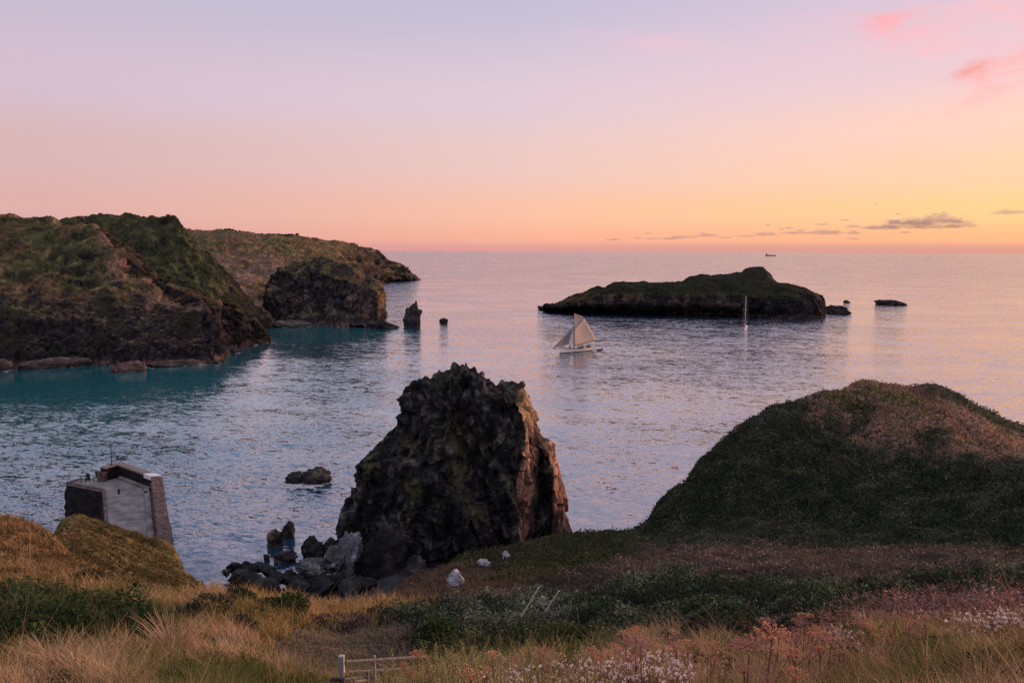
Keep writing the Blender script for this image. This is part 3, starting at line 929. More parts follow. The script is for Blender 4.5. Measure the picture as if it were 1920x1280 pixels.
# low spur behind it
headland('headland_terrain', 'narrow rocky spur behind the front headland of the bay', [
    (150, [('z', 0, 330), ('z', 20, 345), (520, 375), (470, 395), (404, 415), ('z', 20, 440)]),
    (191, [('z', 0, 330), ('z', 15, 340), (520, 360), (470, 375), (431, 392), ('z', 20, 430)]),
    (239, [('z', 0, 330), ('z', 10, 338), (540, 350), (500, 360), (464, 372), ('z', 15, 405)]),
    (270, [('z', 0, 330), ('z', 8, 338), (560, 348), (520, 356), (486, 366), ('z', 10, 395)]),
    (309, [('z', 0, 331), ('z', 5, 338), (570, 346), (545, 352), (517, 360), ('z', 5, 390)]),
    (351, [('z', 0, 333), ('z', 4, 338), (585, 345), (562, 351), (541, 357), ('z', 0, 385)]),
    (394, [('z', -1, 335), (630, 339), (595, 345), (575, 351), (555, 357), ('z', -1, 385)]),
    (422, [('s', 664), (630, 346), (600, 350), (576, 354), (558, 360), ('z', -1, 385)]),
    (442, [('s', 657), (630, 352), (606, 356), (584, 359), (568, 363), ('z', -1, 390)]),
    (478, [('s', 648), (632, 362), (618, 365), (605, 367), (594, 370), ('z', -1, 392)]),
    (496, [('s', 644), (636, 368), (630, 370), (624, 371), (618, 372), ('z', -1, 390)]),
    (506, [('s', 640), ('s', 639), ('s', 638), ('s', 637), ('s', 636), ('z', -1.5, 395)]),
], 41.0, dry=.55, rockbias=.10, a_rock=1.8, a_veg=.8, tint=lambda P, N, c, v: lerp(c * .5, np.array([.16, .10, .06]), sstep(.70, .80, v) * sstep(.86, .80, v) * .6))  # spur darkened in colour, with a sunlit rim painted along its crest

# tall dark shoulder in the second row
headland('headland_terrain', 'steep dark green shoulder of the cliffs above the inner cove', [
    (60, [('z', 0, 400), ('z', 30, 415), (470, 440), (440, 455), (415, 475), ('z', 40, 640)]),
    (150, [('z', 0, 400), ('z', 25, 412), (500, 430), (450, 445), (406, 470), ('z', 40, 620)]),
    (215, [('z', 0, 400), ('z', 20, 410), (500, 425), (450, 442), (404, 470), ('z', 40, 600)]),
    (290, [('z', 0, 402), (562, 407), (510, 420), (460, 438), (404, 466), ('z', 35, 580)]),
    (328, [('z', 0, 404), (575, 410), (525, 420), (475, 434), (408, 458), ('z', 30, 560)]),
    (346, [('z', 0, 406), (580, 412), (535, 421), (490, 433), (423, 454), ('z', 25, 540)]),
    (366, [('z', 0, 408), (585, 413), (545, 421), (510, 432), (450, 450), ('z', 20, 520)]),
    (395, [('z', 0, 412), (592, 416), (560, 422), (525, 431), (470, 447), ('z', 15, 510)]),
    (425, [('z', 0, 418), (600, 421), (572, 426), (540, 433), (496, 446), ('z', 10, 500)]),
    (455, [('z', -1, 424), (606, 428), (590, 431), (568, 437), (536, 447), ('z', 5, 495)]),
    (480, [('s', 622), (610, 432), (600, 435), (586, 440), (568, 448), ('z', 2, 490)]),
    (500, [('s', 618), (612, 436), (606, 440), (600, 445), (592, 452), ('z', 0, 485)]),
    (512, [('s', 612), ('s', 611), ('s', 610), ('s', 609), ('s', 608), ('z', -1.5, 485)]),
], 77.0, dry=.25, rockbias=-.22, a_rock=2.0, a_veg=1.4, tint=shoulder_tint)


# long far headland
def far_tint(P, N, c, v):
    # pinkish scree of the open valley side
    qx, qy = project(P)
    n = fbm(P / 9 + 5, 4)
    s = sstep(900, 640, np.hypot(P[..., 0], P[..., 1])) * sstep(-.25, .35, n) * sstep(46, 30, P[..., 2] - 8 * n)
    c = lerp(c, np.array([.19, .115, .10]), np.clip(s * 0.85, 0, 1))
    top = sstep(52, 60, P[..., 2] + 3 * n)
    return lerp(c, np.array([.135, .090, .055]), top * .7)


headland('headland_terrain', 'long low headland running out to the open sea on the far side of the bay', [
    (300, [('z', -1, 470), ('z', 15, 500), ('z', 30, 560), ('z', 48, 700), (424, 880), ('z', 50, 1200)]),
    (356, [('z', -1, 470), (560, 505), (510, 560), (465, 700), (430, 880), ('z', 50, 1200)]),
    (420, [('s', 608), (575, 500), (520, 550), (470, 690), (431, 890), ('z', 50, 1200)]),
    (470, [('s', 608), (575, 500), (525, 550), (475, 690), (434, 900), ('z', 50, 1200)]),
    (510, [('s', 606), (570, 505), (520, 570), (472, 720), (437, 910), ('z', 50, 1200)]),
    (550, [('s', 600), (560, 540), (515, 620), (474, 770), (441, 940), ('z', 45, 1200)]),
    (590, [('s', 580), (545, 600), (510, 690), (478, 820), (444, 970), ('z', 40, 1250)]),
    (630, [('s', 558), (530, 700), (505, 780), (480, 880), (450, 1000), ('z', 30, 1300)]),
    (665, [('s', 541), (520, 880), (502, 920), (482, 980), (456, 1040), ('z', 20, 1300)]),
    (695, [('s', 532), (515, 1020), (500, 1040), (485, 1060), (465, 1090), ('z', 5, 1300)]),
    (712, [('s', 530), (516, 1050), (502, 1065), (488, 1080), (469, 1100), ('z', 0, 1290)]),
    (735, [('s', 528), (518, 1080), (508, 1090), (499, 1105), (486, 1120), ('z', -1, 1280)]),
    (752, [('s', 527), (519, 1100), (511, 1110), (504, 1120), (493, 1130), ('z', -1, 1270)]),
    (768, [('s', 526), (521, 1120), (517, 1130), (513, 1140), (508, 1150), ('z', -1, 1260)]),
    (780, [('s', 525), (523, 1140), (521, 1145), (519, 1150), (517, 1160), ('z', -1, 1250)]),
    (788, [('s', 524), ('s', 523.6), ('s', 523.2), ('s', 522.8), ('s', 522.5), ('z', -1.5, 1250)]),
], 123.0, dry=.62, rockbias=.02, a_rock=4.0, a_veg=1.6, sc=2.0, dens=1.2, tint=far_tint)


# big block with a sheer end
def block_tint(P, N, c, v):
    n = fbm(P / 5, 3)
    s = sstep(.25, .8, N[..., 0]) * sstep(3, 8, P[..., 2]) * sstep(-.4, .3, n)  # orange of the lit end painted on faces turned to the sun
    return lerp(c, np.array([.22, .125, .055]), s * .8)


headland('headland_terrain', 'blunt dark block of cliff with a sheer end tinted sunlit orange standing in the bay', [
    (496, [('z', -1, 470), ('z', 2, 480), ('z', 4, 490), ('z', 8, 500), (560, 510), ('z', 0, 560)]),
    (508, [('s', 609), (595, 468), (575, 474), (555, 482), (524, 495), ('z', 0, 570)]),
    (540, [('s', 610), (590, 466), (560, 472), (528, 482), (497, 498), ('z', 0, 575)]),
    (570, [('s', 611), (586, 465), (552, 471), (518, 480), (484, 498), ('z', 0, 580)]),
    (598, [('s', 612), (584, 464), (548, 469), (512, 479), (476, 498), ('z', 0, 580)]),
    (630, [('s', 613), (584, 463), (550, 468), (518, 476), (487, 494), ('z', 0, 575)]),
    (660, [('s', 613), (586, 462), (556, 466), (530, 472), (502, 489), ('z', 0, 565)]),
    (690, [('s', 613.5), (588, 461), (562, 464), (541, 469), (519, 483), ('z', 0, 550)]),
    (708, [('s', 614), (590, 461), (568, 463), (550, 467), (531, 478), ('z', 0, 540)]),
    (716, [('s', 614), (592, 462), (573, 464), (556, 467), (539, 475), ('z', 0, 530)]),
    (719, [('s', 610), (594, 470), (578, 472), (562, 475), (548, 480), ('z', -1, 520)]),
    (718, [('s', 606), (596, 480), (584, 482), (570, 484), (558, 488), ('z', -1.5, 515)]),
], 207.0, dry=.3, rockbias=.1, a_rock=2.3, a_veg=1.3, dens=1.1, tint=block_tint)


def island_tint(P, N, c, v):
    n = fbm(P / 8 + 3, 4)
    up = sstep(.45, .8, N[..., 2]) * sstep(12, 17, P[..., 2])
    c = c * 0.5
    c = lerp(c, np.array([.017, .019, .011]), up * .8)
    return lerp(c, np.array([.030, .024, .021]), up * sstep(21, 25, P[..., 2] + n) * .8)


headland('island', 'long dark rocky island with a humped summit lying across the bay', [
    (1012, [('s', 576), ('s', 575.5), ('s', 575), ('s', 574.5), ('s', 574), ('z', -1.5, 580)]),
    (1020, [('s', 577.5), (576, 558), (574.5, 560), (573.5, 563), (572.5, 568), ('z', -1.5, 590)]),
    (1048, [('s', 581), (576, 545), (572, 548), (569, 552), (565, 560), ('z', -1.5, 595)]),
    (1075, [('s', 583), (574, 540), (566, 544), (560, 550), (553, 560), ('z', -1.5, 605)]),
    (1098, [('s', 584), (572, 538), (560, 542), (551, 550), (542, 560), ('z', -1.5, 610)]),
    (1122, [('s', 585), (571, 535), (556, 540), (543, 548), (533, 560), ('z', -1.5, 615)]),
    (1129, [('s', 585), (571, 535), (556, 540), (545, 548), (538, 562), ('z', -1.5, 615)]),
    (1150, [('s', 585.5), (571, 534), (553, 539), (538, 547), (529, 565), ('z', -1.5, 620)]),
    (1200, [('s', 587), (572, 530), (552, 536), (536, 545), (527, 565), ('z', -1.5, 620)]),
    (1280, [('s', 589), (573, 526), (553, 532), (537, 542), (527, 565), ('z', -1.5, 625)]),
    (1294, [('s', 589.5), (573, 525), (553, 531), (535, 542), (516, 566), ('z', -1.5, 625)]),
    (1345, [('s', 591), (574, 522), (554, 528), (536, 540), (511, 566), ('z', -1.5, 625)]),
    (1390, [('s', 593), (575, 520), (555, 526), (537, 538), (508, 566), ('z', -1.5, 625)]),
    (1408, [('s', 594), (576, 518), (556, 525), (537, 538), (498, 566), ('z', -1.5, 625)]),
    (1432, [('s', 595), (577, 517), (557, 524), (537, 537), (496, 565), ('z', -1.5, 620)]),
    (1446, [('s', 596), (577, 516), (558, 523), (537, 537), (512, 563), ('z', -1.5, 618)]),
    (1457, [('s', 596), (578, 516), (558, 523), (538, 536), (528, 560), ('z', -1.5, 612)]),
    (1492, [('s', 597), (579, 515), (560, 521), (542, 530), (532, 553), ('z', -1.5, 600)]),
    (1520, [('s', 597), (581, 515), (565, 520), (552, 527), (541, 545), ('z', -1.5, 590)]),
    (1538, [('s', 596), (584, 517), (573, 521), (564, 526), (554, 540), ('z', -1.5, 575)]),
    (1545, [('s', 594), (587, 522), (580, 526), (573, 530), (567, 536), ('z', -1.5, 565)]),
    (1549, [('s', 590), ('s', 589.5), ('s', 589), ('s', 588.5), ('s', 588), ('z', -1.5, 560)]),
], 301.0, dry=.3, rockbias=.12, a_rock=1.3, a_veg=.5, dens=1.2, kind=None, cat='island', tint=island_tint)


# ------------------------------------------------------------------ rocks
def rock_colour(P, N, seed, base=(.026, .023, .026), light=(.085, .070, .064), lichen=(.05, .052, .026), lich=0.5):
    q = P + seed
    n1 = fbm(q / 4, 4); n2 = fbm(q / 1.1 + 20, 4)
    c = lerp(np.array(base), np.array(light), sstep(.05, .8, n1 * .6 + n2 * .7))
    c = lerp(c, np.array(base) * .5, sstep(.05, .6, -n1 - .3 * n2) * .8)
    c = lerp(c, np.array(lichen), sstep(.2, .8, N[..., 2] + .5 * n2) * lich)
    return np.clip(c, .004, 1)


def ico(sub):
    bm = bmesh.new()
    bmesh.ops.create_icosphere(bm, subdivisions=sub, radius=1.0)
    V = np.array([v.co[:] for v in bm.verts]); Fc = np.array([[v.index for v in f.verts] for f in bm.faces])
    bm.free()
    return V, Fc


ICO = {k: ico(k) for k in (2, 3, 4, 5, 6)}


def make_rock(name, label, cat, loc, size, seed, sub=5, cuts=9, group=None, rough=0.10, rz=0.0, cellsz=.55, **colkw):
    r = np.random.default_rng(seed)
    V, Fc = ICO[sub]
    P = V.copy()
    for _ in range(cuts):
        n = r.normal(size=3); n /= np.linalg.norm(n)
        d = r.uniform(.48, .88)
        s = P @ n - d
        P = P - np.maximum(s, 0)[:, None] * n * 0.92
    S = np.array(size) / 2
    k = 1 + rough * (1.7 * facets(V / cellsz + seed * 3.1, .55) + 1.0 * facets(V / cellsz * 2.3 + seed, .6) + 1.2 * fbm(V * 2.3 + seed, 5) + .5 * (ridged(V * 4 + seed, 3) - 1))
    P = P * k[:, None] * S
    c_, s_ = math.cos(rz), math.sin(rz)
    P = P @ np.array([[c_, s_, 0], [-s_, c_, 0], [0, 0, 1]])
    shore(P + np.array(loc))
    # normals for colouring
    n0 = P / S; n0 /= np.linalg.norm(n0, axis=1)[:, None] + 1e-9
    col = rock_colour(P + np.array(loc), n0, seed * 7.7, **colkw)
    o = mesh_np(name, P, Fc, M_BOULDER, col, smooth=False)
    o.location = Vector(loc)
    return tag(o, label, cat, group)


# great sea stack: horizontal outlines stacked from foot to summit
LEV = [  # picture height, then outline corners as (px, range)
    (1092, [(622, 112), (680, 106), (765, 100), (955, 101), (990, 108.4), (1034, 107), (1080, 113), (1040, 124), (800, 126)]),
    (1040, [(634, 112), (690, 107), (775, 101), (958, 102), (994, 108.4), (1036, 106.5), (1074, 113), (1040, 124), (790, 126)]),
    (1000, [(641, 112), (700, 107.5), (785, 101.3), (962, 102.5), (999, 108.4), (1036, 106.6), (1068, 113), (1030, 124), (790, 126)]),
    (940, [(654, 112), (712, 108), (803, 101.8), (970, 103), (1006, 108.4), (1036, 107), (1056, 113), (1020, 123), (790, 125)]),
    (880, [(669, 112), (726, 108.3), (812, 102.4), (976, 103.5), (1011, 108.4), (1036, 107.6), (1048, 113), (1010, 122), (790, 124)]),
    (846, [(702, 112), (742, 108.6), (822, 103), (981, 104), (1012, 108), (1028, 109), (1040, 113), (1000, 121), (800, 123)]),
    (830, [(722, 112), (752, 108.8), (826, 103.3), (983, 104.2), (1004, 108.6), (1012, 110), (1016, 113), (995, 121), (805, 122)]),
    (790, [(748, 112), (778, 109), (838, 104), (987, 104.8), (997, 108.5), (1001, 110), (1004, 113), (985, 120), (820, 121)]),
    (769, [(765, 112), (792, 108), (845, 105.2), (984, 105.6), (990, 108), (993, 110), (995, 112.5), (975, 118), (830, 120)]),
    (746, [(769, 112), (800, 108.4), (850, 105.8), (972, 106), (977, 108), (980, 110), (982, 112), (958, 117), (840, 119)]),
    (739, [(773, 112), (806, 108.6), (853, 106.2), (912, 106.8), (918, 108.2), (923, 110), (928, 112), (912, 116), (845, 118.5)]),
    (727, [(792, 112), (818, 109), (857, 106.9), (896, 107.4), (903, 108.5), (908, 110), (912, 112), (898, 115.6), (852, 117.5)]),
    (712, [(826, 112), (838, 109.6), (860, 107.6), (886, 108), (894, 109), (900, 110), (904, 111.5), (890, 115), (860, 116)]),
    (699, [(862, 112), (866, 110.6), (872, 109.6), (880, 109.8), (884, 110.2), (886, 110.8), (887, 111.5), (882, 113), (870, 113.5)]),
]


def make_stack():
    nper = 420
    rings = []
    for py, corners in LEV:
        zz = at(870, py, 108)[2]
        pts = []
        for px, r in corners:
            az, _ = azw(px, py)
            pts.append((math.sin(az) * r, math.cos(az) * r, zz))
        pts = np.array(pts + [pts[0]])
        # equal share of samples per side so that corners line up from ring to ring
        share = [40, 56, 78, 52, 36, 30, 34, 54, 40]
        ring = []
        for k, n in enumerate(share):
            t = np.arange(n)[:, None] / n
            ring.append(pts[k] * (1 - t) + pts[k + 1] * t)
        rings.append(np.concatenate(ring))
    rings = np.array(rings)
    out = []
    for k in range(len(rings) - 1):
        n = max(4, int((rings[k + 1][0, 2] - rings[k][0, 2]) / 0.13))
        for t in np.arange(n) / n:
            out.append(rings[k] * (1 - t) + rings[k + 1] * t)
    out.append(rings[-1])
    P = np.array(out).transpose(1, 0, 2)     # (around, up, 3)
    for _ in range(2):
        P = (np.roll(P, 1, 0) + 4 * P + np.roll(P, -1, 0)) / 6
        P[:, 1:-1] = (P[:, :-2] + 2 * P[:, 1:-1] + P[:, 2:]) / 4
    ext = np.concatenate([P[-1:], P, P[:1]], 0)
    N = grid_normals(ext)[1:-1]
    cen = P.mean((0, 1))
    if np.mean(((P - cen) * N).sum(-1)) < 0:
        N = -N
    q = P * np.array([1, 1, .42])
    tilt = q + 0.12 * P[..., 2:3] * np.array([1, 0, 0])
    facet = sstep(965, 985, project(P)[0]) * (N[..., 0] > .2)    # smoother joint plane on the right end
    k = 1 - 0.6 * facet
    blk1 = facets(tilt / 5.2, 1.0); blk2 = facets(tilt / 1.7 + 9); blk3 = facets(tilt / .75 + 4)
    hf = sstep(26.5, 22, P[..., 2])
    disp = k * ((.2 + .35 * hf) * (ridged(tilt / 6.5, 3) - 1.1) + (.35 + 1.05 * hf) * blk1 + (.45 + .25 * hf) * blk2 + .26 * blk3 + .14 * fbm(P / .4, 2))
    disp = disp + (1 - k) * (.8 * (ridged(P * np.array([1, 1, .12]) / 2.0, 4) - 1) + .5 * blk2)
    P2 = P + N * np.array([1, 1, .35]) * disp[..., None]
    cid_ = blk1 + .5; cid2 = blk2 + .5
    # broken crest
    topw = sstep(16, 24, P[..., 2])
    P2[..., 2] += topw * (0.45 * (cid_ - .4) + .8 * (cid2 - .5) + .45 * blk3) - 0.3 * sstep(19, 26, P[..., 2])
    shore(P2)
    ext = np.concatenate([P2[-1:], P2, P2[:1]], 0)
    N2 = grid_normals(ext)[1:-1]
    if np.mean(((P2 - cen) * N2).sum(-1)) < 0:
        N2 = -N2
    nn = fbm(P2 / 3.2, 4); n2 = fbm(P2 / 1.0 + 7, 3)
    vary = 1 + .7 * facets(tilt / 1.3 + 2) + .45 * facets(tilt / .55 + 8)
    c = rock_colour(P2, N2, 5.0, base=(.018, .017, .021), light=(.115, .100, .095), lich=.3)
    green = sstep(.1, .6, fbm(P2 / 4.5 + 50, 4) + .3 * n2) * sstep(4, 10, P2[..., 2]) * sstep(26, 20, P2[..., 2])
    c = lerp(c, np.array([.058, .060, .030]), green * .85)
    c = lerp(c, np.array([.017, .017, .020]), sstep(5.5, 2.0, P2[..., 2] + 1.5 * nn) * .85)
    sx_, sy_ = project(P2)
    slot_shade = np.exp(-((sx_ - np.interp(P2[..., 2], [2, 8, 14, 18], [1003, 1008, 1014, 1012]) - 9 * nn) / 11) ** 2) * sstep(19, 16, P2[..., 2])  # keeps ochre out of the recessed slot, so its shade is in the colour
    ochre_lit = facet * sstep(3.0, 6.5, P2[..., 2] + 2 * nn) * (1 - slot_shade)
    tone = lerp(np.array([.32, .17, .115]), np.array([.21, .10, .078]), sstep(13, 6, P2[..., 2] + 3 * nn))  # ochre rock plus the warm light on this face, both in the colour
    tone = lerp(tone, np.array([.38, .22, .09]), sstep(16, 20, P2[..., 2]) * .6)
    c = lerp(c, tone, ochre_lit * sstep(-.75, -.1, n2 + .4 * nn) * .92)
    c = c * np.clip(vary, .4, 1.8)[..., None]
    # close the summit
    V = P2.reshape(-1, 3)
    nu, nv = P2.shape[:2]
    Fq = grid_faces(nu, nv, wrap=True)
    topi = np.arange(nu) * nv + nv - 1
    cenv = V[topi].mean(0)[None]
    V = np.concatenate([V, cenv]); cc = np.concatenate([c.reshape(-1, 3), c[:1, -1]])
    tri = np.stack([topi, np.roll(topi, -1), np.full(nu, len(V) - 1)], -1)
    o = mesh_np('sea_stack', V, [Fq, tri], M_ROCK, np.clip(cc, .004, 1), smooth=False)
    tag(o, 'huge craggy dark sea stack with an ochre right face in the cove', 'sea stack')


make_stack()


def rock_at(name, label, cat, px, py, wpx, hpx, seed, depth=1.0, sink=0.32, r=None, **kw):
    """a boulder standing in the sea or on the shore, waterline at py"""
    p = hit(px, py, 0.0) if r is None else at(px, py, r)
    rr = math.hypot(p[0], p[1])
    s = rr / F
    w = wpx * s; h = hpx * s
    H = h / (1 - sink)
    az = math.atan2(p[0], p[1])
    D = w * depth
    c = p + np.array([math.sin(az), math.cos(az), 0]) * D * .4
    c[2] = p[2] + h - H / 2
    return make_rock(name, label, cat, c, (w * 1.12, D * 1.12, H * 1.1), seed, rz=-az, **kw)


rock_at('sea_stack', 'small dark pinnacle rising from the sea off the sheer block', 'sea stack', 775, 613, 30, 45, 11, cuts=6, rough=.12, lich=.2)
rock_at('rock', 'tiny black rock awash right of the small pinnacle', 'rock', 832, 607, 17, 9, 12, lich=.1)
rock_at('rock', 'flat dark ledge at the foot of the sheer block', 'rock', 718, 617, 54, 17, 13, depth=.6, cuts=10, lich=.1)
rock_at('rock', 'low pinkish ledge under the inner end of the dark block', 'rock', 548, 613, 70, 11, 14, depth=.5, lich=.1, base=(.07, .055, .05), light=(.2, .15, .13))
rock_at('rock', 'low dark reef tailing off the right end of the island', 'rock', 1565, 588, 56, 13, 15, depth=.4, cuts=12, lich=.1)
rock_at('rock', 'long low black rock lying alone right of the island', 'rock', 1669, 572, 60, 10, 16, depth=.4, cuts=12, lich=.1)
rock_at('rock', 'tiny black rock between the island and the lone flat rock', 'rock', 1588, 568, 13, 4, 17, lich=.1)
rock_at('rock', 'flat spit of rock at the left tip of the island', 'rock', 1036, 581, 30, 4, 18, depth=.5, lich=.1)
rock_at('rock', 'pinkish rock hump in the water under the front cliffs', 'rock', 236, 698, 58, 17, 19, depth=.5, lich=.1, base=(.075, .05, .046), light=(.2, .13, .115))
rock_at('rock', 'long pinkish ledge at the waterline of the front cliffs', 'rock', 108, 690, 96, 15, 20, depth=.35, lich=.1, base=(.075, .055, .05), light=(.2, .14, .12))
rock_at('rock', 'pinkish rock cut off by the left edge at the cliff foot', 'rock', -2, 696, 34, 18, 21, depth=.6, lich=.1, base=(.075, .05, .046), light=(.22, .14, .12))
rock_at('rock', 'small dark rock at the point of the front headland', 'rock', 434, 662, 24, 12, 22, lich=.1)
rock_at('rock', 'pale waterline ledge along the foot of the front headland', 'rock', 330, 687, 110, 9, 23, depth=.3, lich=.1, base=(.08, .055, .05), light=(.2, .14, .12))
# twin rock in the cove
rock_at('rock', 'dark humped rock alone in the water left of the great stack', 'rock', 592, 907, 52, 29, 24, depth=.7, cuts=8, rough=.13, lich=.15)
rock_at('rock', 'low square black rock touching the humped rock in the cove', 'rock', 556, 906, 34, 18, 25, depth=.8, lich=.1)
rock_at('boulder', 'pointed black boulder standing in the shallows of the cove', 'boulder', 544, 1008, 24, 25, 26, cuts=6, lich=.1)
rock_at('boulder', 'rounded boulder with a pinkish top beside the pointed one', 'boulder', 517, 1026, 36, 29, 27, lich=.1, light=(.2, .12, .11))
rock_at('boulder', 'broad dark boulder in front of the pointed pair', 'boulder', 530, 1057, 46, 22, 28, depth=.8, lich=.1)
rock_at('boulder', 'small black boulder at the left rim of the shore boulders', 'boulder', 500, 1052, 12, 14, 29, lich=.1)
rock_at('boulder', 'big round grey boulder nearest the left side of the stack', 'boulder', 588, 1052, 40, 38, 30, lich=.2, light=(.12, .11, .10))
rock_at('boulder', 'dark green boulder leaning on the pale rock at the stack foot', 'boulder', 622, 1042, 36, 34, 31, lich=.3)
rock_at('boulder', 'pale quartz streaked rock at the left foot of the great stack', 'boulder', 655, 1075, 62, 78, 32, depth=.45, cuts=10, lich=.0, base=(.12, .12, .14), light=(.40, .40, .44), r=101)
rock_at('boulder', 'grey slabby boulder below the pale quartz rock', 'boulder', 626, 1064, 46, 30, 33, lich=.0, base=(.06, .057, .062), light=(.22, .21, .225), r=100)
rock_at('boulder', 'flat grey slab among the shore boulders', 'boulder', 585, 1076, 50, 20, 34, lich=.0, base=(.06, .057, .062), light=(.20, .19, .205), r=99)
rock_at('boulder', 'dark sloping buttress leaning against the front of the great stack', 'boulder', 712, 1085, 100, 95, 35, depth=.5, cuts=8, lich=.1, r=99, base=(.014, .013, .016), light=(.05, .045, .045))
rock_at('boulder', 'smooth dark boulder half hidden by the grassy spur', 'boulder', 770, 1092, 70, 36, 36, lich=.1, r=98)
g_ = 'dark boulders piled on the small shore'
bl = [(440, 1070, 30, 20), (462, 1078, 44, 24), (482, 1070, 28, 18), (505, 1080, 40, 24), (520, 1092, 40, 22), (450, 1096, 50, 28), (478, 1098, 40, 24), (545, 1092, 46, 22),
      (570, 1096, 44, 22), (600, 1096, 50, 26), (632, 1098, 44, 26), (655, 1104, 50, 26), (560, 1108, 60, 26), (610, 1112, 66, 30), (500, 1110, 56, 26), (655, 1116, 50, 30), (690, 1106, 40, 24), (425, 1078, 24, 16)]
for i, (px, py, w_, h_) in enumerate(bl):
    rock_at('boulder', 'dark wet boulder among those piled on the small shore', 'boulder', px, py, w_ * .85, h_ * .72, 60 + i, sub=4, lich=.1, group=g_, r=sea_r(px, py) - 2.5, base=(.022, .021, .026), light=(.065, .06, .062))

# thin broken wash where the sea meets rock
def make_foam():
    A = np.concatenate([w_[rng.permutation(len(w_))[:700]] for w_ in WASH])
    cl = fbm(np.stack([A[:, 0] / 9, A[:, 1] / 9, np.zeros(len(A))], -1), 3)
    A = A[rng.random(len(A)) < sstep(.0, .7, cl) * .55]
    A = A + rng.normal(0, .5, A.shape) - A / np.linalg.norm(A, axis=1)[:, None] * rng.exponential(.8, len(A))[:, None]
    V = []; Fq = []
    for i, (x, y) in enumerate(A):
        r_ = rng.uniform(.08, .30) * (1 + np.hypot(x, y) / 700)
        n = 7
        th = np.arange(n) / n * 2 * math.pi
        rr_ = r_ * rng.uniform(.5, 1.4, n)
        st = rng.uniform(1, 2.6)
        V.append(np.stack([x + np.cos(th) * rr_ * st, y + np.sin(th) * rr_, np.full(n, .012 + .03 * rng.random())], -1))
        k = i * n
        Fq += [[k, k + j, k + j + 1] for j in range(1, n - 1)]
    o = mesh_np('foam', np.concatenate(V), np.array(Fq), mat_principled('sea_foam', (.40, .39, .41), .9, .2, 2.0))
    tag(o, 'thin white wash along the foot of the rocks', None, None, 'stuff')


make_foam()

# pale rocks bedded in the turf of the spur
for i, (px, py, w_, h_, sd_, lb) in enumerate([
        (856, 1102, 26, 30, 91, 'tall pale rock with a shoulder low on the grassy spur'),
        (906, 1065, 22, 13, 92, 'small oval pale rock halfway up the grassy spur'),
        (950, 1048, 14, 17, 93, 'upright pale rock near the crest of the grassy spur'),
        (951, 1064, 12, 9, 94, 'faint grey stone just below the upright pale rock'),
        (843, 1124, 8, 12, 95, 'tiny pinkish stone below the tall pale rock')]):
    p, r = on_ground(px, py + 3)
    s = r / F
    make_rock('rock', lb, 'rock', p + np.array([0, 0, h_ * s * .55]), (w_ * s * 1.2, w_ * s, h_ * s * 1.35), sd_, sub=4, cuts=7, lich=0.0,
              base=(.30, .29, .32) if i < 3 else (.16, .15, .16), light=(.62, .60, .64) if i < 3 else (.3, .27, .28))

# ------------------------------------------------------------------ harbour pier
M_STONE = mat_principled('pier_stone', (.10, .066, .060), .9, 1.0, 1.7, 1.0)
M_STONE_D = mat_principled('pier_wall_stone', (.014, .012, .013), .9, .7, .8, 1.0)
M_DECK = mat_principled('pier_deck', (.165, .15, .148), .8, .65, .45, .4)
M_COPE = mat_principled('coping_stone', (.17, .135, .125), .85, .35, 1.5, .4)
M_CAP = mat_principled('white_capstone', (.62, .56, .54), .8, .12, 1.5, .2)
M_IRON = mat_principled('dark_iron', (.025, .022, .022), .6, .3, 5.0)
M_WOODPALE = mat_principled('weathered_wood', (.19, .17, .155), .85, .35, 9.0, .5)
M_WOODWHITE = mat_principled('pale_post_paint', (.33, .31, .29), .8, .25, 9.0, .3)


def xy(px, py, z):
    p = hit(px, py, z)
    return np.array(p[:2])


def off(a, b, d):
    """points a,b shifted to their left by d"""
    t = (b - a) / np.linalg.norm(b - a)
    return np.array([-t[1], t[0]]) * d


pier = empty('pier', hit(240, 930, 5.0))
tag(pier, 'stone harbour pier with a parapet below the left slope', 'pier')
PZ = np.array(pier.location)
ZD, ZT = 5.0, 7.1
A_ = xy(123, 906, ZD); B_ = xy(192, 919, ZD); N1 = xy(203, 1062, ZD); R0 = xy(334, 1078, ZT); R1 = xy(303, 893, ZT); AP = xy(226, 866, ZT); L1 = xy(188, 876, ZT); L2 = xy(150, 897, ZD)


def loc(poly):
    return [tuple(np.array(p) - PZ[:2]) for p in poly]


# body of rough stone, its walls battered slightly
def battered(poly, z0, z1, grow, seg=16):
    poly = [np.array(p) for p in poly]
    n = len(poly)
    area = sum(poly[i][0] * poly[(i + 1) % n][1] - poly[(i + 1) % n][0] * poly[i][1] for i in range(n))
    if area < 0: poly = poly[::-1]
    dense = []
    for i in range(n):
        a, b = poly[i], poly[(i + 1) % n]
        m = max(2, int(np.linalg.norm(b - a) / .35))
        t = (b - a) / np.linalg.norm(b - a); nrm = np.array([t[1], -t[0]])
        for k in range(m):
            dense.append((a + (b - a) * k / m, nrm))
    rows = []
    for j in range(seg + 1):
        z = z1 + (z0 - z1) * j / seg
        rows.append([[*(p + nr * grow * (z1 - z) / (z1 - z0)), z] for p, nr in dense])
    P = np.array(rows).transpose(1, 0, 2)
    nn = np.array([[nr[0], nr[1], 0] for _, nr in dense])[:, None]
    f1_, f2_, cid_ = worley(P * np.array([1, 1, 1.6]) / .8)
    fade = np.ones(seg + 1); fade[0] = 0
    P = P + nn * (0.42 * (cid_ - .5) * fade)[..., None]
    return P


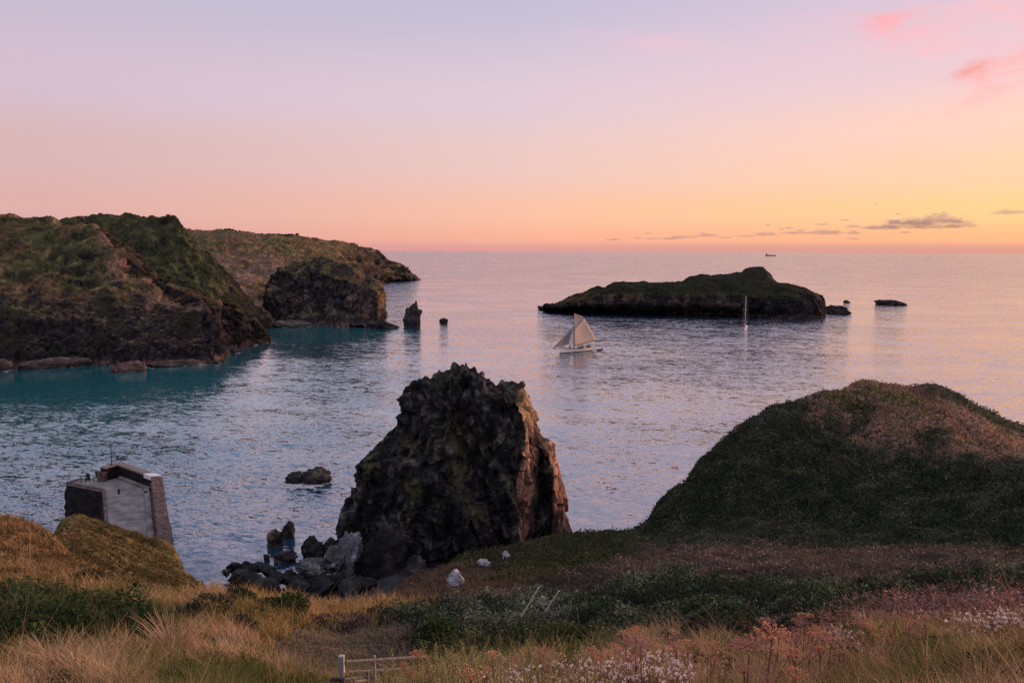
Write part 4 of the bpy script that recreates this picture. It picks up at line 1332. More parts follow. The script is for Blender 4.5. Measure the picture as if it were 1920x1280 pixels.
P = battered([A_, B_, N1, R0, R1, AP, L1, L2], -2.5, ZD - .25, .7)
P = P - PZ
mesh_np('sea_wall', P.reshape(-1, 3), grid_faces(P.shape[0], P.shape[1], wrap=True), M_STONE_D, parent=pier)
MB().prism(loc([A_, B_, N1, R0, R1, AP, L1, L2]), -.25, 0).build('deck', M_DECK, pier)
# coping band round the open quay edge
mb = MB()
for a, b in ((A_, B_), (B_, N1), (L2, A_)):
    o1 = off(a, b, .42)
    if np.dot(o1, (B_ + R1) / 2 - a) < 0: o1 = -o1
    mb.prism(loc([a - o1 * .1, b - o1 * .1, b + o1, a + o1]), 0.004, .16)
mb.build('quay_edge', M_STONE, pier, bevel=.03)
# parapet
inn = np.array([sum(p[0] for p in (A_, B_, R1, AP)) / 4, sum(p[1] for p in (A_, B_, R1, AP)) / 4])


def inward(a, b, d):
    o1 = off(a, b, d)
    return o1 if np.dot(o1, inn - a) > 0 else -o1


th = 1.5
i01 = inward(R0, R1, th); i1a = inward(R1, AP, 1.1); ial = inward(AP, L1, 1.1)


def isect(p, d, q, e):
    M = np.array([[d[0], -e[0]], [d[1], -e[1]]]); s = np.linalg.solve(M, q - p)
    return p + d * s[0]


c1 = isect(R0 + i01, R1 - R0, R1 + i1a, AP - R1)
c2 = isect(R1 + i1a, AP - R1, AP + ial, L1 - AP)
H_ = ZT - ZD
P = battered([R0, R1, c1, R0 + i01], 0.0, H_ - .02, 0.0, 8)
P[..., :2] -= PZ[:2]
mesh_np('parapet', P.reshape(-1, 3), grid_faces(P.shape[0], P.shape[1], wrap=True), M_STONE, parent=pier)
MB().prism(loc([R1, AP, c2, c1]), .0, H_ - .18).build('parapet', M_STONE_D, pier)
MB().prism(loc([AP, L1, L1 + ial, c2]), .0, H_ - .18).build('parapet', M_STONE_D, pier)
MB().prism(loc([R0, R1, c1, R0 + i01]), H_ - .02, H_ + .06).build('parapet_top', M_STONE, pier)
e = (R1 - AP) / np.linalg.norm(R1 - AP)
MB().prism(loc([R1 - e * 2.2 - i1a * .1, AP - i1a * .1, c2 + i1a * .08, c1 - e * 2.2 + i1a * .08]), H_ - .18, H_ + .10).build('coping', M_COPE, pier, bevel=.04)
MB().prism(loc([AP - ial * .1, L1 - ial * .1, L1 + ial * 1.08, c2 + ial * .08]), H_ - .18, H_ + .11).build('coping', M_COPE, pier, bevel=.04)
MB().prism(loc([R1 - e * 2.17 - i1a * .1, R1 - i1a * .1 + e * .15, c1 + i1a * .1 + e * .15, c1 - e * 2.17 + i1a * .08]), H_ - .55, H_ + .16).build('capstone', M_CAP, pier, bevel=.05)
# raised walkway inside the parapet
k1 = i01 / th
s0 = R0 + i01; s1 = c1 + (R0 - R1) / np.linalg.norm(R0 - R1) * .3
MB().prism(loc([s0 + k1 * .35, s1 + k1 * .35, s1 + k1 * 1.05, s0 + k1 * 1.05]), .004, .5).build('raised_step', M_DECK, pier, bevel=.04)
k2 = i1a / 1.1
MB().prism(loc([c1 + k2 * .02, c2 + k2 * .02 + (c1 - c2) * .1, c2 + (c1 - c2) * .1 + k2 * .55, c1 + k2 * .55]), .004, .45).build('raised_step', M_DECK, pier, bevel=.04)
# buttress at the end of the short parapet
MB().box((*(L1 + ial * .5 - PZ[:2]), .75), (1.3, 1.3, 1.5)).build('buttress', M_STONE, pier, bevel=.05)
# railing along the open edge
mb = MB()
pr = [A_ + (L1 - A_) * t for t in (.38, .5, .62, .74, .86)]
for p in pr:
    q = (*(p + (B_ - A_) * .06 - PZ[:2]), 0)
    mb.tube([(q[0], q[1], 0), (q[0], q[1], 1.05)], .06)
for h in (.55, 1.0):
    mb.tube([(*(p + (B_ - A_) * .06 - PZ[:2]), h) for p in pr], .035)
mb.build('railing', M_IRON, pier)

# navigation pole and bollards stand on the pier
pb = np.array([*(AP + (L1 - AP) * .55 + ial * .5), ZT + .1])
pole = empty('pole', pb)
tag(pole, 'thin dark pole standing on the seaward parapet of the pier', 'pole')
MB().tube([(0, 0, 0), (0, 0, 3.2)], [.09, .055], 8).build('shaft', M_IRON, pole)
MB().tube([(0, 0, -.02), (0, 0, .18)], [.2, .17], 8).build('foot', M_IRON, pole)
MB().tube([(0, 0, 3.2), (0, 0, 3.45)], [.10, .10], 8).build('lamp', M_IRON, pole)
for i, (px, py, s, lb) in enumerate([(165, 899, 1.15, 'black mooring bollard at the railing of the pier, the outer one'), (182, 895, 1.15, 'black mooring bollard at the railing of the pier, nearer the parapet'),
                                     (223, 925, .8, 'dark mooring bollard standing alone on the open deck of the pier'), (273, 929, .8, 'dark mooring bollard against the raised step of the pier')]):
    p = hit(px, py, ZD + .004)
    b = MB()
    prof = [(.30, 0), (.26, .08), (.17, .16), (.15, .55), (.24, .66), (.27, .76), (.2, .86), (.05, .9)]
    b.tube([(0, 0, h * s) for _, h in prof], [r_ * s * 1.1 for r_, _ in prof], 12)
    o = b.build('bollard', M_IRON, smooth=True)
    o.location = Vector(p)
    tag(o, lb, 'bollard', 'bollards on the pier')

# ------------------------------------------------------------------ boats
M_HULLW = mat_principled('cream_hull_paint', (.70, .64, .58), .45, .06, 2.0)
M_HULLD = mat_principled('dark_bottom_paint', (.03, .035, .05), .5, .1, 2.0)
M_SAIL = mat_principled('cream_sailcloth', (.36, .27, .235), .9, .08, 1.2)
M_SAILG = mat_principled('grey_sailcloth', (.20, .175, .19), .9, .08, 1.2)
M_SPAR = mat_principled('varnished_spar', (.10, .045, .03), .5, .2, 4.0)
M_SPARD = mat_principled('dark_mast', (.05, .03, .03), .5, .2, 4.0)
M_TEAK = mat_principled('teak_deck', (.17, .10, .065), .7, .3, 4.0)
M_ALLOY = mat_principled('alloy_mast', (.55, .52, .52), .4, .05, 3.0)
M_NAVY = mat_principled('dark_canvas', (.05, .02, .03), .8, .2, 3.0)
M_CLOTHD = mat_principled('dark_jacket', (.03, .03, .045), .9, .2, 6.0)
M_CLOTHR = mat_principled('red_jacket', (.25, .05, .04), .9, .2, 6.0)


def hull_mesh(name, L, B, D, sheer, mat, parent, draught=1.2, overhang=.12, n=26, m=11):
    """hull from stern (x=0) to bow (x=L) with curved sections, deck level at sheer"""
    P = []
    for i in range(n):
        t = i / (n - 1)
        bw = B / 2 * min(1, (1 - t) * 2.6) ** .62 * (0.62 + .38 * min(1, t * 2.6))
        zt = D + sheer * (2 * t - .85) ** 2
        zk = -draught * min(1, t * 3.2) ** .7 * (1 if t < .93 else max(0.02, (1 - t) / .07))
        x0 = t * L
        row = []
        for j in range(m):
            s = j / (m - 1)                      # 0 keel, 1 sheer
            z = zk + (zt - zk) * s
            y = bw * (s ** .42)
            xo = x0
            if t < .25:
                xo = x0 + (1 - s) * L * overhang * (1 - t / .25)
            row.append((xo, y, z))
        P.append(row)
    P = np.array(P)
    S = P.copy(); S[..., 1] *= -1
    V = np.concatenate([P.reshape(-1, 3), S.reshape(-1, 3)])
    f = grid_faces(n, m)
    g = f[:, ::-1] + n * m
    deck = [(i * m + m - 1, (i + 1) * m + m - 1, n * m + (i + 1) * m + m - 1, n * m + i * m + m - 1) for i in range(n - 1)]
    tr = [(j, j + 1, n * m + j + 1, n * m + j) for j in range(m - 1)]
    return mesh_np(name, V, [f, g, np.array(deck)[:, ::-1], np.array(tr)], mat, smooth=False, parent=parent), P


def sail(name, corners, mat, parent, belly=.5, side=(0, 1, 0), n=14):
    """three or four corners in order; filled with a soft belly"""
    c = [np.array(p, float) for p in corners]
    if len(c) == 3:
        c = [c[0], c[1], c[2], c[2]]
    u = np.linspace(0, 1, n)[:, None, None]; v = np.linspace(0, 1, n)[None, :, None]
    P = (c[0] * (1 - u) + c[1] * u) * (1 - v) + (c[3] * (1 - u) + c[2] * u) * v
    P = P + np.array(side) * belly * (np.sin(np.pi * u * .95 + .05) * np.sin(np.pi * np.clip(v * .9 + .08, 0, 1)))
    o = mesh_np(name, P.reshape(-1, 3), grid_faces(n, n), mat, smooth=True, parent=parent)
    md = o.modifiers.new('cloth', 'SOLIDIFY'); md.thickness = .03
    return o


bow = hit(1051, 662); stern = hit(1114, 655.5)
ax = bow - stern
hd = math.atan2(ax[1], ax[0])
LEN = float(np.linalg.norm(ax))
ship = empty('sailing_boat', stern, hd)
tag(ship, 'old gaff rigged cutter with a cream hull under full sail', 'sailing boat')
h_, HP = hull_mesh('hull', LEN + .6, 4.0, 1.25, .9, M_HULLW, ship)
# dark band of bottom paint below the waterline, a hair proud of the planking
bt = np.array([[(p[0], p[1] * 1.012 + .012, p[2]) for p in row[:7]] for row in HP])
bt[..., 2] = np.minimum(bt[..., 2], .22)
bs = bt.copy(); bs[..., 1] *= -1
nb = bt.shape[0] * 7
mesh_np('bottom_paint', np.concatenate([bt.reshape(-1, 3), bs.reshape(-1, 3)]), [grid_faces(bt.shape[0], 7), grid_faces(bt.shape[0], 7)[:, ::-1] + nb], M_HULLD, parent=ship)
mb = MB()
for sgn in (1, -1):
    mb.tube([(row[-1][0], row[-1][1] * sgn, row[-1][2] + .10) for row in HP], .10, 5)
mb.build('gunwale', M_SPAR, ship)
mb = MB(); mb.box((LEN * .42, 0, 1.75), (2.6, 1.3, .55)); mb.box((LEN * .18, 0, 1.75), (1.6, 1.5, .45)); mb.build('deckhouse', M_TEAK, ship, bevel=.06)
MX = LEN * .615
MB().tube([(MX, 0, .8), (MX, 0, 10.5), (MX - .1, 0, 16.6)], [.19, .16, .07], 8).build('mast', M_SPARD, ship)
MB().tube([(LEN - .6, 0, 1.9), (LEN + 4.4, 0, 2.35)], [.14, .09], 7).build('bowsprit', M_SPARD, ship)
sw = -1
bend = np.array([-4.4, 2.8 * sw, 3.6]); pk = np.array([MX - 7.4, 1.9 * sw, 14.0]); th_ = np.array([MX - .25, .05 * sw, 9.2]); tk = np.array([MX - .25, .05 * sw, 2.4])
MB().tube([tk, bend], [.11, .09], 7).build('boom', M_SPAR, ship)
MB().tube([th_ + np.array([0, 0, .05]), pk + np.array([-.3, .05 * sw, .25])], [.10, .07], 7).build('gaff', M_SPAR, ship)
sail('mainsail', [tk, bend, pk, th_], M_SAIL, ship, .7, (0, sw, 0))
sail('topsail', [np.array([MX - .2, .06 * sw, 9.9]), pk + np.array([.3, 0, .35]), np.array([MX - .25, .05 * sw, 16.2])], M_SAILG, ship, .2, (0, sw, 0))
sail('jib', [(LEN + 4.2, 0, 2.5), (MX + .5, 0, 10.6), (MX + 2.0, 1.0 * sw, 3.2)], M_SAILG, ship, .45, (0, sw, 0))
mb = MB()
for a, b in (((MX, 0, 15.8), (LEN + 4.3, 0, 2.4)), ((MX, 0, 11), (LEN - .1, 0, 2.1)), ((MX, .1, 11), (MX - .8, 1.95, 1.5)), ((MX, -.1, 11), (MX - .8, -1.95, 1.5)),
             ((MX, .1, 11), (MX + .4, 1.9, 1.5)), ((MX, -.1, 11), (MX + .4, -1.9, 1.5)), (tuple(pk), (MX, 0, 14.6)), ((-.3, 1.2 * sw, 1.6), tuple(bend))):
    MB().tube([a, b], .03, 4).build('stay', M_SPARD, ship)


def person_mesh(name, mat, seated=True):
    """one skinned body, seated or standing"""
    if seated:
        J = [((0, 0, .5), .17), ((0, 0, .75), .17), ((0, 0, 1.0), .18), ((0, 0, 1.12), .07), ((.02, 0, 1.22), .10), ((.02, 0, 1.34), .085),
             ((.02, .2, 1.0), .07), ((.12, .27, .78), .055), ((.32, .2, .68), .045), ((.4, .17, .68), .04), ((.02, -.2, 1.0), .07), ((.12, -.27, .78), .055), ((.32, -.2, .68), .045), ((.4, -.17, .68), .04),
             ((.05, .1, .48), .11), ((.45, .12, .5), .085), ((.48, .12, .08), .06), ((.6, .12, .04), .05), ((.05, -.1, .48), .11), ((.45, -.12, .5), .085), ((.48, -.12, .08), .06), ((.6, -.12, .04), .05)]
    else:
        J = [((0, 0, .92), .16), ((0, 0, 1.15), .16), ((0, 0, 1.42), .18), ((0, 0, 1.53), .07), ((.02, 0, 1.64), .10), ((.02, 0, 1.75), .085),
             ((0, .2, 1.42), .07), ((.02, .27, 1.15), .055), ((.15, .24, .95), .045), ((.22, .22, .92), .04), ((0, -.2, 1.42), .07), ((.02, -.27, 1.15), .055), ((.15, -.24, .95), .045), ((.22, -.22, .92), .04),
             ((0, .1, .86), .11), ((.02, .11, .48), .08), ((0, .11, .08), .06), ((.12, .11, .04), .05), ((0, -.1, .86), .11), ((.02, -.11, .48), .08), ((0, -.11, .08), .06), ((.12, -.11, .04), .05)]
    E = [(0, 1), (1, 2), (2, 3), (3, 4), (4, 5), (2, 6), (6, 7), (7, 8), (8, 9), (2, 10), (10, 11), (11, 12), (12, 13), (0, 14), (14, 15), (15, 16), (16, 17), (0, 18), (18, 19), (19, 20), (20, 21)]
    me = bpy.data.meshes.new(name)
    me.from_pydata([j[0] for j in J], E, [])
    me.materials.append(mat)
    o = bpy.data.objects.new(name, me)
    COL.objects.link(o)
    sk = o.modifiers.new('skin', 'SKIN')
    me.skin_vertices.new() if not me.skin_vertices else None
    for i, sv in enumerate(me.skin_vertices[0].data):
        sv.radius = (J[i][1], J[i][1]); sv.use_root = (i == 0)
    ss = o.modifiers.new('subdivision', 'SUBSURF'); ss.levels = 1; ss.render_levels = 1
    return o


cs, sn = math.cos(hd), math.sin(hd)


def on_boat(x, y, z):
    return Vector((stern[0] + cs * x - sn * y, stern[1] + sn * x + cs * y, z))


crew = [(LEN * .76, .6, 1.15, False, M_CLOTHD, 'person in dark clothes standing forward of the mast on the cutter'),
        (LEN * .70, -.7, 1.15, False, M_CLOTHD, 'person in dark clothes standing beside the mast on the cutter'),
        (LEN * .40, .95, 1.15, True, M_CLOTHD, 'person in dark clothes sitting by the deckhouse of the cutter'),
        (LEN * .30, -.9, 1.15, True, M_CLOTHR, 'person in a red jacket sitting under the boom of the cutter'),
        (LEN * .22, .95, 1.15, True, M_CLOTHR, 'person in a red jacket steering near the stern of the cutter'),
        (LEN * .12, -.5, 1.2, True, M_CLOTHD, 'person in dark clothes sitting right at the stern of the cutter')]
for (x_, y_, z_, seat_, mt_, lb_) in crew:
    o = person_mesh('person', mt_, seat_)
    o.location = on_boat(x_, y_, z_)
    o.rotation_euler = (0, 0, hd + (0 if not seat_ else math.pi * .5 * (1 if y_ < 0 else -1)))
    tag(o, lb_, 'person', 'people aboard the cutter')

# tender towed astern
dp = hit(1130, 656)
dg = empty('dinghy', dp, hd)
tag(dg, 'small dark dinghy towed behind the cutter', 'dinghy')
hull_mesh('hull', 3.6, 1.5, .42, .18, M_HULLD, dg, draught=.25, overhang=.02, n=14, m=7)
mb = MB()
for x_ in (.8, 1.8): mb.box((x_, 0, .5), (.25, 1.15, .05))
mb.build('seat', M_TEAK, dg)
MB().tube([(3.5, 0, .55), (5.5, 0, .3), (7.2, 0, .9)], .025, 4).build('tow_rope', M_WOODPALE, dg)

# anchored yacht
yp = hit(1393, 617)
yh = math.radians(62)
ya = empty('yacht', yp, yh)
tag(ya, 'small white yacht with a tall bare mast anchored before the island', 'yacht')
hull_mesh('hull', 8.6, 2.9, 1.05, .35, M_HULLW, ya, draught=.8, overhang=.06, n=18, m=9)
MB().box((4.5, 0, 1.35), (3.0, 1.6, .6)).build('cabin', M_HULLW, ya, bevel=.15)
MB().tube([(5.0, 0, 1.0), (5.0, 0, 17.6)], [.15, .11], 8).build('mast', M_ALLOY, ya)
MB().tube([(4.9, 0, 2.5), (1.2, 0, 2.4)], [.07, .07], 6).build('boom', M_ALLOY, ya)
MB().tube([(4.8, 0, 2.65), (3.0, 0, 2.75), (1.3, 0, 2.6)], [.16, .26, .12], 8).build('furled_sail', M_NAVY, ya, smooth=True)
MB().box((1.6, 0, 1.55), (1.5, 1.9, .75)).build('spray_hood', M_NAVY, ya, bevel=.25)
for s_ in (1, -1):
    MB().tube([(5.0, 0, 17.4), (5.0, 1.3 * s_, 10.6), (5.0, 1.35 * s_, 1.1)], .02, 4).build('stay', M_ALLOY, ya)
MB().tube([(5.0, -1.3, 10.6), (5.0, 1.3, 10.6)], .04, 4).build('spreader', M_ALLOY, ya)
MB().tube([(5.0, 0, 17.4), (8.5, 0, 1.4)], .025, 4).build('stay', M_ALLOY, ya)
MB().tube([(5.0, 0, 17.4), (.1, 0, 1.3)], .02, 4).build('stay', M_ALLOY, ya)
MB().tube([(5.0, 0, 17.6), (5.0, 0, 17.95)], [.16, .12], 8).build('masthead_lamp', mat_principled('white_lamp', (.9, .9, .88), .3, .02), ya)

# ship on the horizon
sp = at(1445, 473.2, 9500); sp[2] = 0
cg = empty('cargo_ship', sp, math.radians(-22) + math.pi * 0)
tag(cg, 'long dark cargo ship on the horizon', 'ship')
M_SHIP = mat_principled('ship_paint', (.20, .125, .11), .7, .1, .05)
P = []
b = MB()
b.prism([(-55, -8), (-53, 9), (40, 9), (55, 0), (40, -9), (-53, -9)], -2, 13).build('hull', M_SHIP, cg)
b = MB(); b.box((-42, 0, 19), (14, 15, 12)); b.box((-42, 0, 27), (9, 12, 5)); b.build('superstructure', M_SHIP, cg)
b = MB(); b.tube([(-47, 0, 25), (-47, 0, 34)], 2.0, 8); b.build('funnel', M_SHIP, cg)
for x_ in (-10, 15, 40):
    MB().tube([(x_, 0, 12), (x_, 0, 22)], .8, 6).build('cargo_mast', M_SHIP, cg)

# ------------------------------------------------------------------ low clouds over the horizon
M_CLOUD = bpy.data.materials.new('cloud_vapour')
M_CLOUD.use_nodes = True
_n = NT(M_CLOUD.node_tree); _n.n.remove(_n.n['Principled BSDF'])
_v = _n.new('ShaderNodeVolumePrincipled')
_v.inputs['Color'].default_value = (.62, .52, .60, 1); _v.inputs['Density'].default_value = .0009; _v.inputs['Anisotropy'].default_value = 0.0
_n.l.new(_v.outputs[0], _n.n['Material Output'].inputs['Volume'])
CD = 26000.0


def cloud(px, py, w, h, seed, label):
    r = np.random.default_rng(seed)
    V, Fc = ICO[5]
    s = CD / F
    n = max(3, int(w / 12))
    allV = []
    P = V.copy()
    base = fbm(V * 1.6 + seed * 5, 5) ; bil_ = 1 - np.abs(perlin(V * 3.5 + seed)) * 2
    k = 1 + .55 * base + .22 * bil_
    P = P * k[:, None]
    P[:, 2] = np.where(P[:, 2] < -.25, -.25 + (P[:, 2] + .25) * .25, P[:, 2])
    # lumps along the length
    P[:, 2] *= 1 + .45 * perlin(np.stack([P[:, 0] * w / 22, P[:, 1] * 0, P[:, 0] * 0 + seed], -1))
    P = P * np.array([w * s / 2, max(w * s * .3, 350), h * s / 2])
    o = mesh_np('cloud', P, Fc, M_CLOUD, smooth=True)
    p = at(px, py, CD)
    o.location = Vector(p)
    o.rotation_euler = (0, 0, -math.atan2(p[0], p[1]))
    tag(o, label, 'cloud', 'small grey clouds low over the horizon')


big_l = 'grey lump of the largest cloud bank low above the horizon'
sm_l = 'tiny grey cloud scrap low above the horizon'
CL = [(1700, 424, 60, 14, big_l), (1655, 428, 45, 9, big_l), (1720, 417, 45, 14, big_l), (1762, 413, 44, 17, big_l), (1755, 426, 46, 9, big_l), (1802, 423, 34, 12, big_l), (1674, 417, 16, 9, big_l), (1790, 415, 28, 8, big_l), (1632, 427, 20, 5, big_l),
      (1893, 399, 40, 7, 'single flat grey cloud highest at the right edge above the horizon'),
      (1551, 437, 46, 9, 'flat bottomed grey cloud left of the largest bank'),
      (1540, 421, 22, 3, sm_l), (1584, 413, 14, 3, sm_l), (1600, 425, 20, 5, sm_l), (1601, 437, 18, 6, sm_l), (1697, 436, 14, 3, sm_l), (1598, 448, 16, 3, sm_l),
      (1440, 422, 8, 3, sm_l), (1480, 428, 12, 4, sm_l), (1492, 437, 40, 5, sm_l), (1465, 430, 8, 3, sm_l), (1435, 440, 36, 6, sm_l), (1500, 432, 10, 3, sm_l), (1396, 443, 30, 3, sm_l),
      (1325, 442, 32, 7, sm_l), (1360, 446, 20, 3, sm_l), (1280, 445, 36, 5, sm_l), (1255, 448, 30, 4, sm_l), (1220, 448, 24, 3, sm_l), (1195, 447, 12, 3, sm_l), (1150, 450, 22, 4, sm_l), (1216, 438, 14, 2.5, sm_l), (1755, 402, 10, 2.5, sm_l), (1684, 402, 8, 2.5, sm_l), (1643, 383, 6, 2.5, sm_l)]
for i, (px, py, w_, h_, lb) in enumerate(CL):
    cloud(px, py, w_ * 1.15, h_ * 1.2, 500 + i, lb)

# ------------------------------------------------------------------ trees on the far skyline
M_FARTREE = mat_principled('far_foliage', (.020, .024, .014), .95, .4, .4)


def far_tree(px, py, wpx, hpx, seed):
    G_ = [g for k_, g in CREST.items() if k_.startswith('long low headland')][0].reshape(-1, 3)
    gx_, gy_ = project(G_)
    near_ = np.where((np.abs(gx_ - px) < 1.2) & (G_[:, 1] > 760) & (G_[:, 1] < 1050))[0]
    p = G_[near_[np.argmin(gy_[near_])]].copy()
    p[2] -= .4
    s = 890 / F
    t = empty('tree', p)
    rr = random.Random(seed)
    b = MB().tube([(0, 0, -1.5), (0, 0, hpx * s * .6)], [.3, .15], 6)
    b.build('trunk', M_SPARD, t)
    V, Fc = ICO[3]
    k = 1 + .45 * fbm(V * 1.8 + seed, 4)
    P = V * k[:, None] * np.array([wpx * s / 2, wpx * s / 2, hpx * s * .55]) + np.array([0, 0, hpx * s * .36])
    mesh_np('crown', P, Fc, M_FARTREE, parent=t)
    tag(t, 'small dark windblown tree on the skyline of the far headland', 'tree', 'trees along the far skyline')


for i, (px, py, w_, h_) in enumerate([(423, 431.5, 4, 4), (429, 431.5, 5, 4), (436, 432, 6, 4), (442, 432, 6, 4), (450, 432.5, 3, 2.5), (491, 434.5, 3, 2.5), (522, 437.5, 5, 3.5), (529, 437.5, 6, 4), (536, 438.5, 7, 5),
                                      (543, 439, 7, 5), (549, 439.5, 6, 4.5), (556, 440.5, 6, 4.5)]):
    far_tree(px, py, w_ * 1.3, h_ * .85, i)

# ------------------------------------------------------------------ grass and low growth over the ground
GA_TAN = np.gradient(W0, axis=1)
runmin = np.minimum.accumulate(W0 - 0.0, axis=1)
VIS = (W0 <= runmin + 0.016) & (XYr > 5.0) & (np.abs(gA) < 0.76) & (XYr < 92) & (GROUND > 6)
AREA = (np.maximum(-GA_TAN, 0) + 0.0006) * VIS
_ii, _jj = np.indices(ZONE.shape)
ZJ = ZONE[np.clip(_ii + np.rint(rng.normal(0, 5, ZONE.shape)).astype(int), 0, NA - 1), np.clip(_jj + np.rint(rng.normal(0, 5, ZONE.shape)).astype(int), 0, NR - 1)]
ZJ = np.where((ZONE == zi['path']) | (ZONE == zi['beach']) | (ZONE == zi['cliff']), ZONE, ZJ)


def pick(zones, n, pw=1.0):
    m = np.isin(ZJ, [zi[z] for z in zones])
    w = (AREA * m).ravel() ** pw
    w = w / w.sum()
    idx = rng.choice(len(w), size=n, p=w)
    i, j = np.unravel_index(idx, AREA.shape)
    a = AZ[i] + (rng.random(n) - .5) * (AZ[1] - AZ[0]); l = LR[j] + (rng.random(n) - .5) * (LR[1] - LR[0])
    return a, l, ZJ[i, j]


def blades(name, spec, n, label, curl=1.0):
    """spec: zone -> (height, list of colours)"""
    zones = list(spec)
    a, l, z = pick(zones, n)
    # gather into tufts
    r = np.exp(l)
    x = np.sin(a) * r; y = np.cos(a) * r
    tuft = fbm(np.stack([x * 1.3, y * 1.3, np.zeros(n)], -1), 3)
    keep = rng.random(n) < np.clip(.6 + 1.3 * tuft, .08, 1)
    a, l, z, r, x, y, tuft = (q[keep] for q in (a, l, z, r, x, y, tuft)); n = len(a)
    zz = gsample(GROUND, a, l) - .02
    ht = np.zeros(n); c = np.zeros((n, 3))
    patch = .7 * fbm(np.stack([x * .35, y * .35, np.zeros(n)], -1), 3) + .6 * fbm(np.stack([x * 1.7, y * 1.7, np.ones(n)], -1), 2)
    for nm, (h, cols) in spec.items():
        m = z == zi[nm]
        k = m.sum()
        ht[m] = h * (.35 + 1.05 * rng.random(k) ** 1.6) * (1 + .9 * np.clip(tuft[m], -.6, .9))
        ci = np.clip(((patch[m] * .9 + .5) * len(cols) + rng.normal(0, .9, k)), 0, len(cols) - 1).astype(int)
        c[m] = np.array(cols)[ci] * rng.uniform(.72, 1.28, k)[:, None]
    wd = .0014 + .00036 * r
    th = rng.uniform(0, 2 * math.pi, n)
    side = np.stack([np.cos(th), np.sin(th), np.zeros(n)], -1)
    lean_dir = rng.normal(0, 1.25, (n, 2)) + np.array([-.25, .05])
    lean = lean_dir * (ht * .34 * curl)[:, None]
    p0 = np.stack([x, y, zz], -1)
    p1 = p0 + np.stack([lean[:, 0] * .3, lean[:, 1] * .3, ht * .55], -1)
    p2 = p0 + np.stack([lean[:, 0], lean[:, 1], ht * .98], -1)
    V = np.stack([p0 - side * wd[:, None], p0 + side * wd[:, None], p1 - side * (wd * .8)[:, None], p1 + side * (wd * .8)[:, None], p2], 1).reshape(-1, 3)
    b = np.arange(n)[:, None] * 5
    q = b + np.array([[0, 1, 3, 2]]); t = b + np.array([[2, 3, 4]])
    C = np.repeat(c, 5, 0).reshape(n, 5, 3)
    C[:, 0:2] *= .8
    o = mesh_np(name, V, [q, t], M_BLADE, C.reshape(-1, 3))
    tag(o, label, None, None, 'stuff')


def leaves(name, spec, n, label, up=.8):
    zones = list(spec)
    a, l, z = pick(zones, n)
    r = np.exp(l)
    x = np.sin(a) * r; y = np.cos(a) * r
    g = gsample(GROUND, a, l); top = gsample(CAN_TOP, a, l)
    c = np.zeros((n, 3)); sz = np.zeros(n); ex = np.zeros(n)
    patch = .75 * fbm(np.stack([x * .5, y * .5, np.zeros(n)], -1), 4) + .55 * fbm(np.stack([x * .14, y * .14, np.ones(n)], -1), 3)
    clump = fbm(np.stack([x * 1.1, y * 1.1, np.full(n, 3.3)], -1), 3) * np.clip(1.25 - r / 130, .5, 1.2)
    for nm, (s, spread, cols) in spec.items():
        m = z == zi[nm]; k = m.sum()
        ci = np.clip(((patch[m] * .8 + .5) * len(cols) + rng.normal(0, .9, k)), 0, len(cols) - 1).astype(int)
        c[m] = np.array(cols)[ci] * np.exp(np.clip(rng.normal(0.0, .27, k) + .62 * clump[m], -1.2, .8))[:, None]
        sz[m] = s * (.022 + .00115 * r[m]) * rng.uniform(.6, 1.4, k)
        ex[m] = spread
    big = (r < 17) & (rng.random(n) < .14)
    sz = np.where(big, sz * 2.0, sz)
    hgt = g + top * rng.uniform(.55, 1.12, n) + ex * rng.random(n) ** 1.8
    p = np.stack([x, y, hgt], -1)
    d1 = rng.normal(size=(n, 3)); d1[:, 2] *= up
    d1 /= np.linalg.norm(d1, axis=1)[:, None]
    d2 = rng.normal(size=(n, 3)); d2 -= (d2 * d1).sum(1)[:, None] * d1; d2 /= np.linalg.norm(d2, axis=1)[:, None]
    L = sz[:, None]
    V = np.stack([p - d1 * L, p + d2 * L * .45, p + d1 * L, p - d2 * L * .45], 1).reshape(-1, 3)
    q = np.arange(n)[:, None] * 4 + np.array([[0, 1, 2, 3]])
    o = mesh_np(name, V, q, M_LEAF, np.repeat(c, 4, 0))
    tag(o, label, None, None, 'stuff')


blades('grass', {
    'knoll': (.22, [(.12, .08, .038), (.23, .135, .06), (.33, .205, .095), (.40, .26, .13), (.27, .16, .08)]),
    'olive': (.15, [(.085, .070, .030), (.14, .105, .045), (.22, .145, .070), (.17, .10, .055)]),
    'dry': (.34, [(.12, .10, .035), (.25, .175, .065), (.37, .235, .095), (.44, .29, .13), (.42, .26, .145)]),
    'soil': (.15, [(.3, .2, .12)]),
    'tan': (.30, [(.16, .15, .055), (.30, .22, .10), (.46, .31, .18), (.56, .37, .25), (.36, .23, .12)]),
    'tan2': (.28, [(.15, .13, .055), (.30, .22, .10), (.44, .29, .15), (.52, .35, .21), (.40, .23, .17)]),
    'seed': (.30, [(.36, .27, .13), (.42, .26, .18)]),
    'mtop': (.18, [(.26, .24, .085), (.44, .27, .16), (.50, .23, .20), (.42, .24, .15)]),
    'path': (.12, [(.20, .16, .11), (.28, .21, .15), (.13, .12, .065), (.30, .20, .15)]),
    'weed': (.34, [(.09, .10, .03), (.15, .14, .045), (.25, .18, .07)]),
}, 690000, 'dry straw coloured grass over the clifftop slope')
